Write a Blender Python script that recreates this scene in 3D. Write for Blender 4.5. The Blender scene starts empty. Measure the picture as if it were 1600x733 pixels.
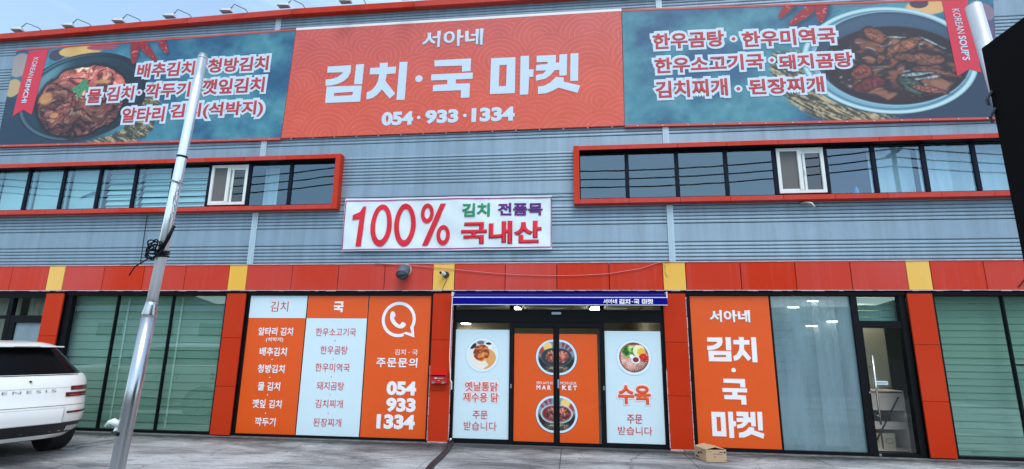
import bpy, bmesh, math, random
import numpy as np
from mathutils import Vector, Matrix
random.seed(7)
C = bpy.context.scene.collection
SC = bpy.context.scene

# ---------------------------------------------------------------- camera
cam_d = bpy.data.cameras.new('camera'); cam = bpy.data.objects.new('camera', cam_d); C.objects.link(cam)
cam_d.sensor_width = 36.0; cam_d.lens = 820 / 1600 * 36.0; cam_d.clip_start = 0.05; cam_d.clip_end = 5000
_p, _y, _r = 0.213922, -0.114591, 0.0119617
_cy, _sy = math.cos(_y), math.sin(_y)
_f = Vector((_sy*math.cos(_p), _cy*math.cos(_p), math.sin(_p))); _rt = Vector((_cy, -_sy, 0)); _up = _rt.cross(_f)
_R = _rt*math.cos(_r) + _up*math.sin(_r); _U = -_rt*math.sin(_r) + _up*math.cos(_r)
M_ = Matrix((_R, _U, -_f)).transposed().to_4x4(); M_.translation = Vector((0, -9.31599, 1.6))
cam.matrix_world = M_
SC.camera = cam

# ---------------------------------------------------------------- sky, sun, exposure
SUN_EL, SUN_AZ = math.radians(56), math.radians(160)     # veiled sun high behind the viewer's right shoulder
w = bpy.data.worlds.new('World'); SC.world = w; w.use_nodes = True
nt = w.node_tree; nt.nodes.clear()
N = nt.nodes.new; Lk = nt.links.new
sky = N('ShaderNodeTexSky'); sky.sky_type = 'NISHITA'; sky.sun_disc = False
sky.sun_elevation = SUN_EL; sky.sun_rotation = SUN_AZ; sky.air_density = 1.0; sky.dust_density = 1.2; sky.ozone_density = 1.2
tc = N('ShaderNodeTexCoord'); mp = N('ShaderNodeMapping'); mp.inputs['Scale'].default_value = (1.3, 1.3, 3.4)
no = N('ShaderNodeTexNoise'); no.inputs['Scale'].default_value = 1.5; no.inputs['Detail'].default_value = 7; no.inputs['Roughness'].default_value = .58; no.inputs['Distortion'].default_value = .35
cr = N('ShaderNodeValToRGB'); cr.color_ramp.elements[0].position = .45; cr.color_ramp.elements[1].position = .74; cr.color_ramp.elements[0].color = (.18, .18, .18, 1)
cr.color_ramp.elements[1].color = (.75, .75, .75, 1)
mx = N('ShaderNodeMix'); mx.data_type = 'RGBA'
mx.inputs[7].default_value = (3.9, 5.4, 6.0, 1)
bg = N('ShaderNodeBackground'); bg.inputs['Strength'].default_value = .12; ow = N('ShaderNodeOutputWorld')
Lk(tc.outputs['Generated'], mp.inputs['Vector']); Lk(mp.outputs[0], no.inputs['Vector']); Lk(no.outputs['Fac'], cr.inputs[0])
Lk(cr.outputs[0], mx.inputs[0]); Lk(sky.outputs[0], mx.inputs[6]); Lk(mx.outputs[2], bg.inputs[0]); Lk(bg.outputs[0], ow.inputs[0])
sd = bpy.data.lights.new('sun', 'SUN'); sd.energy = .62; sd.angle = math.radians(28); sd.color = (1, 1, .99)
sun = bpy.data.objects.new('sun', sd); C.objects.link(sun)
_sv = Vector((math.sin(SUN_AZ)*math.cos(SUN_EL), math.cos(SUN_AZ)*math.cos(SUN_EL), math.sin(SUN_EL)))
sun.rotation_euler = _sv.to_track_quat('Z', 'Y').to_euler(); sun.location = (6, 20, 30)
vs = SC.view_settings; vs.view_transform = 'Standard'; vs.look = 'None'; vs.gamma = 1; vs.exposure = 1.2; vs.use_curve_mapping = False
SC.cycles.use_denoising = True
SC.cycles.transparent_max_bounces = 16

# ---------------------------------------------------------------- materials
def lin(c):
    c = c/255.0
    return c/12.92 if c <= .04045 else ((c+.055)/1.055)**2.4
def alb(r, g, b, k=1.0):          # photographed colour in the blue open shade -> surface colour
    return (min(lin(r)/.78*k, .9), min(lin(g)/.90*k, .9), min(lin(b)/1.10*k, .9))
MATS = {}
def mat(name, col, rough=.6, metal=0.0, spec=.5, var=0.0, vscale=3.0, bump=0.0, bscale=60.0, stretch=(1,1,1), dark=None, coat=0.0, emit=None, estr=1.0):
    if name in MATS: return MATS[name]
    m = bpy.data.materials.new(name); m.use_nodes = True; nt = m.node_tree; b = nt.nodes['Principled BSDF']
    b.inputs['Base Color'].default_value = (*col, 1); b.inputs['Roughness'].default_value = rough; b.inputs['Metallic'].default_value = metal
    b.inputs['Specular IOR Level'].default_value = spec; b.inputs['Coat Weight'].default_value = coat
    if emit: b.inputs['Emission Color'].default_value = (*emit, 1); b.inputs['Emission Strength'].default_value = estr
    if var or bump:
        g = nt.nodes.new('ShaderNodeNewGeometry'); mp = nt.nodes.new('ShaderNodeMapping'); mp.inputs['Scale'].default_value = stretch
        nt.links.new(g.outputs['Position'], mp.inputs['Vector'])
    if var:
        n = nt.nodes.new('ShaderNodeTexNoise'); n.inputs['Scale'].default_value = vscale; n.inputs['Detail'].default_value = 6; n.inputs['Roughness'].default_value = .6
        r = nt.nodes.new('ShaderNodeValToRGB'); r.color_ramp.elements[0].position = .3; r.color_ramp.elements[1].position = .7
        d = dark or tuple(c*(1-var) for c in col)
        r.color_ramp.elements[0].color = (*d, 1); r.color_ramp.elements[1].color = (*col, 1)
        nt.links.new(mp.outputs[0], n.inputs['Vector']); nt.links.new(n.outputs['Fac'], r.inputs[0]); nt.links.new(r.outputs[0], b.inputs['Base Color'])
    if bump:
        n = nt.nodes.new('ShaderNodeTexNoise'); n.inputs['Scale'].default_value = bscale; n.inputs['Detail'].default_value = 4
        bp = nt.nodes.new('ShaderNodeBump'); bp.inputs['Strength'].default_value = bump; bp.inputs['Distance'].default_value = .02
        nt.links.new(mp.outputs[0], n.inputs['Vector']); nt.links.new(n.outputs['Fac'], bp.inputs['Height']); nt.links.new(bp.outputs[0], b.inputs['Normal'])
    MATS[name] = m; return m

def panel_mat(name, col, fade, streak=.5, rough=.38):
    """enamelled sheet: sun-bleached patches and vertical run-off streaks, a little different on every panel"""
    m = mat(name, col, rough+.1, spec=.13); nt = m.node_tree; b = nt.nodes['Principled BSDF']; N = nt.nodes.new; L = nt.links.new
    g = N('ShaderNodeNewGeometry'); oi = N('ShaderNodeObjectInfo')
    mp = N('ShaderNodeMapping'); mp.inputs['Scale'].default_value = (9, 9, .35); L(g.outputs['Position'], mp.inputs['Vector'])
    n = N('ShaderNodeTexNoise'); n.inputs['Scale'].default_value = 1.6; n.inputs['Detail'].default_value = 5; L(mp.outputs[0], n.inputs['Vector'])
    r = N('ShaderNodeMapRange'); r.inputs['From Min'].default_value = .52; r.inputs['From Max'].default_value = .8; r.inputs['To Max'].default_value = streak; L(n.outputs['Fac'], r.inputs['Value'])
    n2 = N('ShaderNodeTexNoise'); n2.inputs['Scale'].default_value = .55; n2.inputs['Detail'].default_value = 3; L(g.outputs['Position'], n2.inputs['Vector'])
    r2 = N('ShaderNodeMapRange'); r2.inputs['From Min'].default_value = .4; r2.inputs['From Max'].default_value = .7; r2.inputs['To Max'].default_value = .45; L(n2.outputs['Fac'], r2.inputs['Value'])
    a = N('ShaderNodeMath'); a.operation = 'ADD'; L(r.outputs[0], a.inputs[0]); L(r2.outputs[0], a.inputs[1])
    a2 = N('ShaderNodeMath'); a2.operation = 'MULTIPLY_ADD'; a2.use_clamp = True; a2.inputs[1].default_value = .6; L(oi.outputs['Random'], a2.inputs[0]); L(a.outputs[0], a2.inputs[2])
    s = N('ShaderNodeMath'); s.operation = 'MULTIPLY'; s.inputs[1].default_value = .75; L(a2.outputs[0], s.inputs[0])
    mx = N('ShaderNodeMix'); mx.data_type = 'RGBA'; mx.inputs[6].default_value = (*col, 1); mx.inputs[7].default_value = (*fade, 1)
    L(s.outputs[0], mx.inputs[0]); L(mx.outputs[2], b.inputs['Base Color'])
    n3 = N('ShaderNodeTexNoise'); n3.inputs['Scale'].default_value = 1.2; L(g.outputs['Position'], n3.inputs['Vector'])
    bp = N('ShaderNodeBump'); bp.inputs['Strength'].default_value = .25; bp.inputs['Distance'].default_value = .02; L(n3.outputs['Fac'], bp.inputs['Height']); L(bp.outputs[0], b.inputs['Normal'])
    return m

def siding_mat():
    m = mat('siding steel', alb(138, 168, 196), .42, .25, .4); nt = m.node_tree; b = nt.nodes['Principled BSDF']; N = nt.nodes.new; L = nt.links.new
    g = N('ShaderNodeNewGeometry'); sp = N('ShaderNodeSeparateXYZ'); L(g.outputs['Position'], sp.inputs[0])
    ml = N('ShaderNodeMath'); ml.operation = 'MULTIPLY'; ml.inputs[1].default_value = 2*math.pi/.016; L(sp.outputs['Z'], ml.inputs[0])
    sn = N('ShaderNodeMath'); sn.operation = 'SINE'; L(ml.outputs[0], sn.inputs[0])
    bp = N('ShaderNodeBump'); bp.inputs['Strength'].default_value = .35; bp.inputs['Distance'].default_value = .002; L(sn.outputs[0], bp.inputs['Height'])
    n0 = N('ShaderNodeTexNoise'); n0.inputs['Scale'].default_value = .9; n0.inputs['Detail'].default_value = 2; L(g.outputs['Position'], n0.inputs['Vector'])
    b2 = N('ShaderNodeBump'); b2.inputs['Strength'].default_value = .3; b2.inputs['Distance'].default_value = .05; L(n0.outputs['Fac'], b2.inputs['Height']); L(bp.outputs[0], b2.inputs['Normal'])
    L(b2.outputs[0], b.inputs['Normal'])
    mp = N('ShaderNodeMapping'); mp.inputs['Scale'].default_value = (3.5, 3.5, .22); L(g.outputs['Position'], mp.inputs['Vector'])
    n = N('ShaderNodeTexNoise'); n.inputs['Scale'].default_value = 1.3; n.inputs['Detail'].default_value = 7; n.inputs['Roughness'].default_value = .65; L(mp.outputs[0], n.inputs['Vector'])
    r = N('ShaderNodeValToRGB'); r.color_ramp.elements[0].position = .28; r.color_ramp.elements[1].position = .6
    r.color_ramp.elements[0].color = (*alb(114, 140, 166), 1); r.color_ramp.elements[1].color = (*alb(129, 159, 189), 1)
    L(n.outputs['Fac'], r.inputs[0])
    mp2 = N('ShaderNodeMapping'); mp2.inputs['Scale'].default_value = (7, 7, .28); mp2.inputs['Location'].default_value = (3, 0, 1); L(g.outputs['Position'], mp2.inputs['Vector'])
    n4 = N('ShaderNodeTexNoise'); n4.inputs['Scale'].default_value = 1.0; n4.inputs['Detail'].default_value = 8; n4.inputs['Roughness'].default_value = .7; L(mp2.outputs[0], n4.inputs['Vector'])
    r4 = N('ShaderNodeMapRange'); r4.inputs['From Min'].default_value = .60; r4.inputs['From Max'].default_value = .76; r4.inputs['To Max'].default_value = .65; L(n4.outputs['Fac'], r4.inputs['Value'])
    mxs = N('ShaderNodeMix'); mxs.data_type = 'RGBA'; mxs.inputs[7].default_value = (*alb(84, 92, 104), 1); L(r4.outputs[0], mxs.inputs[0]); L(r.outputs[0], mxs.inputs[6]); L(mxs.outputs[2], b.inputs['Base Color'])
    return m

def glass_mat(name, tint, refl=1.0, base=.04, rough=.0, haze=0.0, rc=(.95, 1, 1)):
    m = bpy.data.materials.new(name); m.use_nodes = True; nt = m.node_tree; nt.nodes.clear(); N = nt.nodes.new; L = nt.links.new
    o = N('ShaderNodeOutputMaterial'); t = N('ShaderNodeBsdfTransparent'); t.inputs[0].default_value = (*tint, 1)
    g = N('ShaderNodeBsdfGlossy'); g.inputs['Roughness'].default_value = rough; g.inputs[0].default_value = (*rc, 1)
    ge0 = N('ShaderNodeNewGeometry'); dp = N('ShaderNodeVectorMath'); dp.operation = 'DOT_PRODUCT'; L(ge0.outputs['Incoming'], dp.inputs[0]); L(ge0.outputs['Normal'], dp.inputs[1])
    def mth(op, x, y, clamp=False):
        q = N('ShaderNodeMath'); q.operation = op; q.use_clamp = clamp
        for i, k in enumerate((x, y)):
            if k is None: continue
            if isinstance(k, (int, float)): q.inputs[i].default_value = k
            else: L(k, q.inputs[i])
        return q.outputs[0]
    f5 = mth('POWER', mth('SUBTRACT', 1.0, mth('ABSOLUTE', dp.outputs['Value'], None)), 5.0)
    fac = mth('MULTIPLY_ADD', f5, .96*refl); fac.node.inputs[2].default_value = .04*refl+base
    front = mth('SUBTRACT', 1.0, ge0.outputs['Backfacing']); ma = mth('MULTIPLY', fac, front, True).node
    mx = N('ShaderNodeMixShader'); L(ma.outputs[0], mx.inputs[0]); L(t.outputs[0], mx.inputs[1]); L(g.outputs[0], mx.inputs[2])
    ge = N('ShaderNodeNewGeometry'); n = N('ShaderNodeTexNoise'); n.inputs['Scale'].default_value = 1.7; n.inputs['Detail'].default_value = 1; L(ge.outputs['Position'], n.inputs['Vector'])
    bp = N('ShaderNodeBump'); bp.inputs['Strength'].default_value = .012; bp.inputs['Distance'].default_value = .03; L(n.outputs['Fac'], bp.inputs['Height']); L(bp.outputs[0], g.inputs['Normal'])
    last = mx
    if haze:
        d = N('ShaderNodeBsdfDiffuse'); d.inputs[0].default_value = (.25, .37, .40, 1)
        mp = N('ShaderNodeMapping'); mp.inputs['Scale'].default_value = (3, 1, .5); L(ge.outputs['Position'], mp.inputs['Vector'])
        n2 = N('ShaderNodeTexNoise'); n2.inputs['Scale'].default_value = 1.2; n2.inputs['Detail'].default_value = 5; L(mp.outputs[0], n2.inputs['Vector'])
        r = N('ShaderNodeMapRange'); r.inputs['From Min'].default_value = .25; r.inputs['From Max'].default_value = .7; r.inputs['To Min'].default_value = haze*.3; r.inputs['To Max'].default_value = haze; L(n2.outputs['Fac'], r.inputs['Value'])
        m2 = N('ShaderNodeMixShader'); L(r.outputs[0], m2.inputs[0]); L(mx.outputs[0], m2.inputs[1]); L(d.outputs[0], m2.inputs[2]); last = m2
    L(last.outputs[0], o.inputs['Surface']); MATS[name] = m; return m

RED = panel_mat('red enamel panel', alb(180, 47, 14), alb(180, 82, 86))
REDP = panel_mat('red pillar panel', alb(172, 43, 10), alb(176, 60, 34), .2)
YEL = panel_mat('yellow enamel panel', alb(214, 172, 70), alb(216, 188, 118))
SIDE = siding_mat()
TRIM = mat('joint trim steel', alb(160, 190, 216), .4, .2)
BLACK = mat('black aluminium frame', (.003, .0035, .005), .5, .0, .18)
BACK = mat('dark void backing', (.012, .012, .013), .9)
WHITEP = mat('white upvc', alb(205, 222, 236), .35, var=.06, vscale=8)
FLASH = mat('pale flashing', alb(196, 176, 190), .5, var=.25, vscale=9)
GTEAL = glass_mat('green tinted glass', (.83, .94, .90), 1.6, .10, rc=(.85, 1, .97))
GCLEAR = glass_mat('clear shop glass', (.93, .95, .92), 1.2, .02)
GUP = glass_mat('upper blue glass', (.84, .94, .96), 1.6, .10, rc=(.66, .86, 1))
GHAZE = glass_mat('dusty shop glass', (.90, .96, .97), 1.5, .07, haze=.66)
STW = mat('white vinyl', alb(190, 222, 247), .45, var=.03, vscale=2)
STO = mat('orange vinyl', alb(208, 82, 2), .42, var=.05, vscale=2)
STR = mat('deep red print', alb(190, 48, 56), .5)
LTW = mat('white letter vinyl', alb(222, 230, 248), .5)
METAL = mat('polished steel', (.60, .60, .61), .24, 1.0, var=.12, vscale=5, stretch=(8, 8, .4))

# ---------------------------------------------------------------- mesh helpers
class MB:
    def __init__(s): s.v = []; s.f = []
    def box(s, x0, x1, y0, y1, z0, z1):
        n = len(s.v)
        s.v += [(x0,y0,z0),(x1,y0,z0),(x1,y1,z0),(x0,y1,z0),(x0,y0,z1),(x1,y0,z1),(x1,y1,z1),(x0,y1,z1)]
        s.f += [tuple(n+i for i in q) for q in ((0,1,5,4),(1,2,6,5),(2,3,7,6),(3,0,4,7),(4,5,6,7),(3,2,1,0))]
        return s
    def prism(s, pts, y0, y1):        # polygon in XZ, extruded in Y (convex or simple)
        n = len(s.v); k = len(pts)
        s.v += [(x, y0, z) for x, z in pts] + [(x, y1, z) for x, z in pts]
        s.f.append(tuple(range(n, n+k))); s.f.append(tuple(range(n+2*k-1, n+k-1, -1)))
        for i in range(k): j = (i+1) % k; s.f.append((n+j, n+i, n+k+i, n+k+j))
        return s
    def tube(s, pts, r, n=8, caps=True):
        pts = [Vector(p) for p in pts]; rs = r if isinstance(r, (list, tuple)) else [r]*len(pts)
        b0 = len(s.v); prev = None
        for i, p in enumerate(pts):
            d = (pts[min(i+1, len(pts)-1)] - pts[max(i-1, 0)]).normalized()
            if prev is None: a = Vector((0,0,1)) if abs(d.z) < .9 else Vector((1,0,0)); u = d.cross(a).normalized()
            else: u = (prev - d*prev.dot(d)).normalized()
            prev = u; q = d.cross(u)
            for k in range(n):
                t = 2*math.pi*k/n; s.v.append(tuple(p + (u*math.cos(t)+q*math.sin(t))*rs[i]))
        for i in range(len(pts)-1):
            for k in range(n):
                a = b0+i*n+k; b = b0+i*n+(k+1) % n; s.f.append((a, b, b+n, a+n))
        if caps: s.f.append(tuple(range(b0+n-1, b0-1, -1))); e = b0+(len(pts)-1)*n; s.f.append(tuple(range(e, e+n)))
        return s
    def build(s, name, m, parent=None, smooth=False, bevel=0.0, label=None, loc=None):
        me = bpy.data.meshes.new(name); me.from_pydata(s.v, [], s.f); me.update()
        return link(name, me, m, parent, smooth, bevel, label, loc)

def fixn(me):
    b = bmesh.new(); b.from_mesh(me); bmesh.ops.recalc_face_normals(b, faces=b.faces); b.to_mesh(me); b.free()
def wloc(o):
    v = Vector((0, 0, 0))
    while o is not None: v += o.location; o = o.parent
    return v
def link(name, me, m, parent=None, smooth=False, bevel=0.0, label=None, loc=None, world=True):
    if m is not None and not me.materials: me.materials.append(m)
    o = bpy.data.objects.new(name, me); C.objects.link(o)
    if smooth:
        for p in me.polygons: p.use_smooth = True
    if bevel:
        md = o.modifiers.new('bevel', 'BEVEL'); md.width = bevel; md.segments = 2; md.limit_method = 'ANGLE'
    o.location = Vector(loc) if loc else Vector((0, 0, 0))
    if parent is not None:
        o.parent = parent
        if world: o.location -= wloc(parent)
    if label: o['label'] = label
    return o
def B(name, b, m, parent=None, bevel=0.0, label=None):
    return MB().box(*b).build(name, m, parent, bevel=bevel, label=label)
def tag(o, label, cat, group=None):
    o['label'] = label; o['category'] = cat
    if group: o['group'] = group
    return o
def thing(name, loc, label, cat, group=None, rz=0):
    o = bpy.data.objects.new(name, None); C.objects.link(o); o.location = loc; o.rotation_euler = (0, 0, rz); o.empty_display_size = .2
    return tag(o, label, cat, group)
def copies(src, locs, parent=None):
    out = []
    base = src.location.copy()
    for l in locs:
        c = src.copy(); C.objects.link(c); c.location = base + Vector(l); out.append(c)
    return out

# ---------------------------------------------------------------- lettering
def _fit(me, x0, x1, z0, z1, y, th, slantx=0.0):
    n = len(me.vertices); a = np.empty(n*3, 'f'); me.vertices.foreach_get('co', a); a = a.reshape(-1, 3)
    lo = a.min(0); hi = a.max(0); sp = np.maximum(hi-lo, 1e-6)
    u = (a[:, 0]-lo[0])/sp[0]; v = (a[:, 1]-lo[1])/sp[1]; q = (a[:, 2]-lo[2])/sp[2]
    o = np.stack([x0+u*(x1-x0), y+th*(.5-q), z0+v*(z1-z0)], 1).astype('f')
    me.vertices.foreach_set('co', o.ravel()); me.update()
def textmesh(s, bold=0.0, space=1.0):
    cu = bpy.data.curves.new('t', 'FONT'); cu.body = s; cu.size = 1; cu.resolution_u = 3; cu.space_character = space
    cu.bevel_depth = bold; cu.bevel_resolution = 0 if bold < .05 else 2; cu.extrude = .0 if bold else .004
    o = bpy.data.objects.new('t', cu); C.objects.link(o)
    dg = bpy.context.evaluated_depsgraph_get(); me = bpy.data.meshes.new_from_object(o.evaluated_get(dg))
    bpy.data.objects.remove(o); bpy.data.curves.remove(cu); me.materials.clear(); return me
def text(s, bb, y, m, parent, bold=0.0, space=1.0, name='lettering', th=.003, label=None):
    me = textmesh(s, bold, space); me.name = name; _fit(me, bb[0], bb[1], bb[2], bb[3], y, th)
    return link(name, me, m, parent, label=label)
def vtext(s, p0, p1, wid, y, m, parent, bold=0.0, name='lettering'):
    """lettering that runs down from p0 to p1 (letters turned a quarter clockwise)"""
    me = textmesh(s, bold); me.name = name; n = len(me.vertices); a = np.empty(n*3, 'f'); me.vertices.foreach_get('co', a); a = a.reshape(-1, 3)
    lo = a.min(0); hi = a.max(0); sp = hi-lo; u = (a[:, 0]-lo[0])/sp[0]; v = (a[:, 1]-lo[1])/sp[1]; q = (a[:, 2]-lo[2])/max(sp[2], 1e-6)
    o = np.stack([p0[0]+u*(p1[0]-p0[0])+(v-.5)*wid, y+.003*(.5-q), p0[1]+u*(p1[1]-p0[1])], 1).astype('f')
    me.vertices.foreach_set('co', o.ravel()); me.update(); return link(name, me, m, parent)
def curve_fill(loops, name, y, m, parent, th=.003):
    cu = bpy.data.curves.new('g', 'CURVE'); cu.dimensions = '2D'; cu.fill_mode = 'BOTH'; cu.extrude = th/2
    for lp in loops:
        sp = cu.splines.new('POLY'); sp.points.add(len(lp)-1); sp.use_cyclic_u = True
        for i, (a, b) in enumerate(lp): sp.points[i].co = (a, b, 0, 1)
    o = bpy.data.objects.new('g', cu); C.objects.link(o)
    dg = bpy.context.evaluated_depsgraph_get(); me = bpy.data.meshes.new_from_object(o.evaluated_get(dg))
    bpy.data.objects.remove(o); bpy.data.curves.remove(cu); me.materials.clear()
    n = len(me.vertices); a = np.empty(n*3, 'f'); me.vertices.foreach_get('co', a); a = a.reshape(-1, 3)
    me.vertices.foreach_set('co', np.stack([a[:, 0], y-a[:, 2], a[:, 1]], 1).astype('f').ravel()); me.update(); me.name = name
    return link(name, me, m, parent)
def ring(cx, cz, r, n=32, rx=None): return [(cx+(rx or r)*math.cos(2*math.pi*i/n), cz+r*math.sin(2*math.pi*i/n)) for i in range(n)]
GLYPH = {'김':[[(0.024,0.977),(0.651,0.984),(0.654,0.798),(0.596,0.658),(0.489,0.56),(0.34,0.496),(0.164,0.461),(0.009,0.459),(0.0,0.628),(0.147,0.633),(0.298,0.673),(0.409,0.744),(0.456,0.802),(0.022,0.811)],[(0.787,0.993),(1.0,1.0),(0.989,0.456),(0.774,0.465)],[(0.044,0.435),(0.981,0.423),(0.973,0.0),(0.044,0.001)],[(0.264,0.256),(0.765,0.262),(0.756,0.178),(0.263,0.17)]],'치':[[(0.285,1.0),(0.491,0.996),(0.495,0.878),(0.715,0.881),(0.709,0.698),(0.483,0.695),(0.463,0.512),(0.738,0.167),(0.603,0.048),(0.386,0.296),(0.276,0.163),(0.159,0.081),(0.009,0.045),(0.0,0.233),(0.119,0.283),(0.223,0.404),(0.275,0.541),(0.289,0.698),(0.039,0.705),(0.044,0.878),(0.289,0.876)],[(0.797,0.999),(1.0,0.993),(0.984,0.0),(0.777,0.004)]],'국':[[(0.062,0.998),(0.947,1.0),(0.944,0.67),(0.74,0.669),(0.738,0.825),(0.069,0.839)],[(0.0,0.632),(1.0,0.632),(0.999,0.474),(0.597,0.473),(0.6,0.368),(0.939,0.359),(0.935,0.0),(0.734,0.0),(0.731,0.194),(0.056,0.197),(0.054,0.356),(0.398,0.364),(0.394,0.474),(0.001,0.478)]],'마':[[(0.011,0.982),(0.579,0.979),(0.576,0.05),(0.0,0.053)],[(0.21,0.788),(0.381,0.79),(0.372,0.238),(0.201,0.246)],[(0.7,1.0),(0.897,0.999),(0.894,0.642),(1.0,0.636),(0.995,0.45),(0.9,0.441),(0.881,0.004),(0.69,0.0)]],'켓':[[(0.012,0.987),(0.46,0.983),(0.454,0.784),(0.533,0.785),(0.54,0.987),(0.716,0.993),(0.702,0.452),(0.536,0.446),(0.532,0.596),(0.426,0.592),(0.333,0.474),(0.2,0.384),(0.0,0.35),(0.0,0.492),(0.16,0.518),(0.234,0.597),(0.0,0.601),(0.005,0.748),(0.267,0.764),(0.267,0.814),(0.013,0.817)],[(0.793,1.0),(0.973,0.999),(0.955,0.302),(0.779,0.302)],[(0.456,0.423),(0.635,0.397),(0.627,0.295),(1.0,0.179),(0.939,0.0),(0.511,0.15),(0.384,0.084),(0.239,0.024),(0.04,0.012),(0.049,0.195),(0.2,0.217),(0.331,0.289)]]}
def glyph(ch, x0, x1, z0, z1, y, m, parent, th=.004):
    return curve_fill([[(x0+u*(x1-x0), z0+v*(z1-z0)) for u, v in lp] for lp in GLYPH[ch]], 'lettering', y, m, parent, th)
def dot(cx, cz, r, y, m, parent, n=14): return curve_fill([ring(cx, cz, r, n)], 'lettering', y, m, parent)
def ltext(lines, y, m, parent, bold, **k):
    for s, *bb in lines: text(s, bb, y, m, parent, bold, **k)

# ---------------------------------------------------------------- printed pictures (flat print: colour per vertex of a fine sheet)
def _h(ix, iy, s):
    n = (ix.astype(np.int64)*374761393 + iy.astype(np.int64)*668265263 + s*974711) & 0x7fffffff
    n = ((n ^ (n >> 13))*1274126177) & 0x7fffffff
    return ((n ^ (n >> 16)) & 0xffff)/65535.0
def vnoise(x, y, s=0):
    ix = np.floor(x); iy = np.floor(y); fx = x-ix; fy = y-iy; fx = fx*fx*(3-2*fx); fy = fy*fy*(3-2*fy)
    return (_h(ix, iy, s)*(1-fx)+_h(ix+1, iy, s)*fx)*(1-fy)+(_h(ix, iy+1, s)*(1-fx)+_h(ix+1, iy+1, s)*fx)*fy
def fbm(x, y, o=4, s=0):
    t = 0; a = .5
    for i in range(o): t = t+a*vnoise(x*2**i, y*2**i, s+i*17); a *= .5
    return t/(1-.5**o)
def ss(a, b, x): t = np.clip((x-a)/(b-a), 0, 1); return t*t*(3-2*t)
def mixc(c, col, m):
    return c*(1-m[..., None]) + np.array(col, float)*m[..., None]
def ell(X, Z, cx, cz, rx, rz, rot=0.0):
    c, s = math.cos(rot), math.sin(rot); dx = X-cx; dz = Z-cz; u = (dx*c+dz*s)/rx; v = (-dx*s+dz*c)/rz
    return np.sqrt(u*u+v*v), u, v
def seg(X, Z, ax, az, bx, bz):
    dx, dz = bx-ax, bz-az; t = np.clip(((X-ax)*dx+(Z-az)*dz)/(dx*dx+dz*dz), 0, 1)
    return np.hypot(X-ax-t*dx, Z-az-t*dz), t
PRINT = {}
def print_mat(name='printed vinyl', rough=.5):
    if name in PRINT: return PRINT[name]
    m = mat(name, (.5,.5,.5), rough); a = m.node_tree.nodes.new('ShaderNodeVertexColor'); a.layer_name = 'print'
    m.node_tree.links.new(a.outputs['Color'], m.node_tree.nodes['Principled BSDF'].inputs['Base Color']); PRINT[name] = m; return m
def sheet(name, XZ, idx, cols, y, parent, m=None, label=None):
    """XZ (n,2) verts, idx (m,4) quads, cols (n,3) photographed 0..255 colours"""
    me = bpy.data.meshes.new(name); n = len(XZ)
    me.vertices.add(n); co = np.zeros((n, 3), 'f'); co[:, 0] = XZ[:, 0]; co[:, 1] = y; co[:, 2] = XZ[:, 1]; me.vertices.foreach_set('co', co.ravel())
    me.loops.add(len(idx)*4); me.loops.foreach_set('vertex_index', idx.astype('i').ravel())
    me.polygons.add(len(idx)); me.polygons.foreach_set('loop_start', np.arange(0, len(idx)*4, 4, dtype='i'))
    me.update(calc_edges=True)
    c = np.clip(cols, 0, 255)/255.0; l = np.where(c <= .04045, c/12.92, ((c+.055)/1.055)**2.4)
    l = np.clip(l/np.array([.78, .90, 1.10]), 0, .9)
    at = me.color_attributes.new('print', 'FLOAT_COLOR', 'POINT'); at.data.foreach_set('color', np.concatenate([l, np.ones((n, 1))], 1).astype('f').ravel())
    return link(name, me, m or print_mat(), parent, label=label)
def quadgrid(c00, c10, c11, c01, nx, nz):
    u, v = np.meshgrid(np.linspace(0, 1, nx+1), np.linspace(0, 1, nz+1)); u = u.ravel()[:, None]; v = v.ravel()[:, None]
    P = (np.array(c00)*(1-u)+np.array(c10)*u)*(1-v)+(np.array(c01)*(1-u)+np.array(c11)*u)*v
    i = np.arange(nx*nz); r = i//nx; c = i % nx; a = r*(nx+1)+c
    return P, np.stack([a, a+1, a+nx+2, a+nx+1], 1)
def discgrid(cx, cz, r, n=56, cut=None):
    P, I = quadgrid((cx-r, cz-r), (cx+r, cz-r), (cx+r, cz+r), (cx-r, cz+r), n, n)
    u = (P[:, 0]-cx)/r; v = (P[:, 1]-cz)/r                      # square -> disc
    P = np.stack([cx+r*u*np.sqrt(1-v*v/2), cz+r*v*np.sqrt(1-u*u/2)], 1)
    if cut:
        k = (P[I].mean(1)[:, 0] < cut[1]) & (P[I].mean(1)[:, 0] > cut[0]); I = I[k]
        used = np.unique(I); mp = -np.ones(len(P), int); mp[used] = np.arange(len(used)); P = P[used]; I = mp[I]
        P[:, 0] = np.clip(P[:, 0], cut[0], cut[1])
    return P, I
# ================================================================ THE SETTING
def struct(o): o['kind'] = 'structure'; return o
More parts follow.
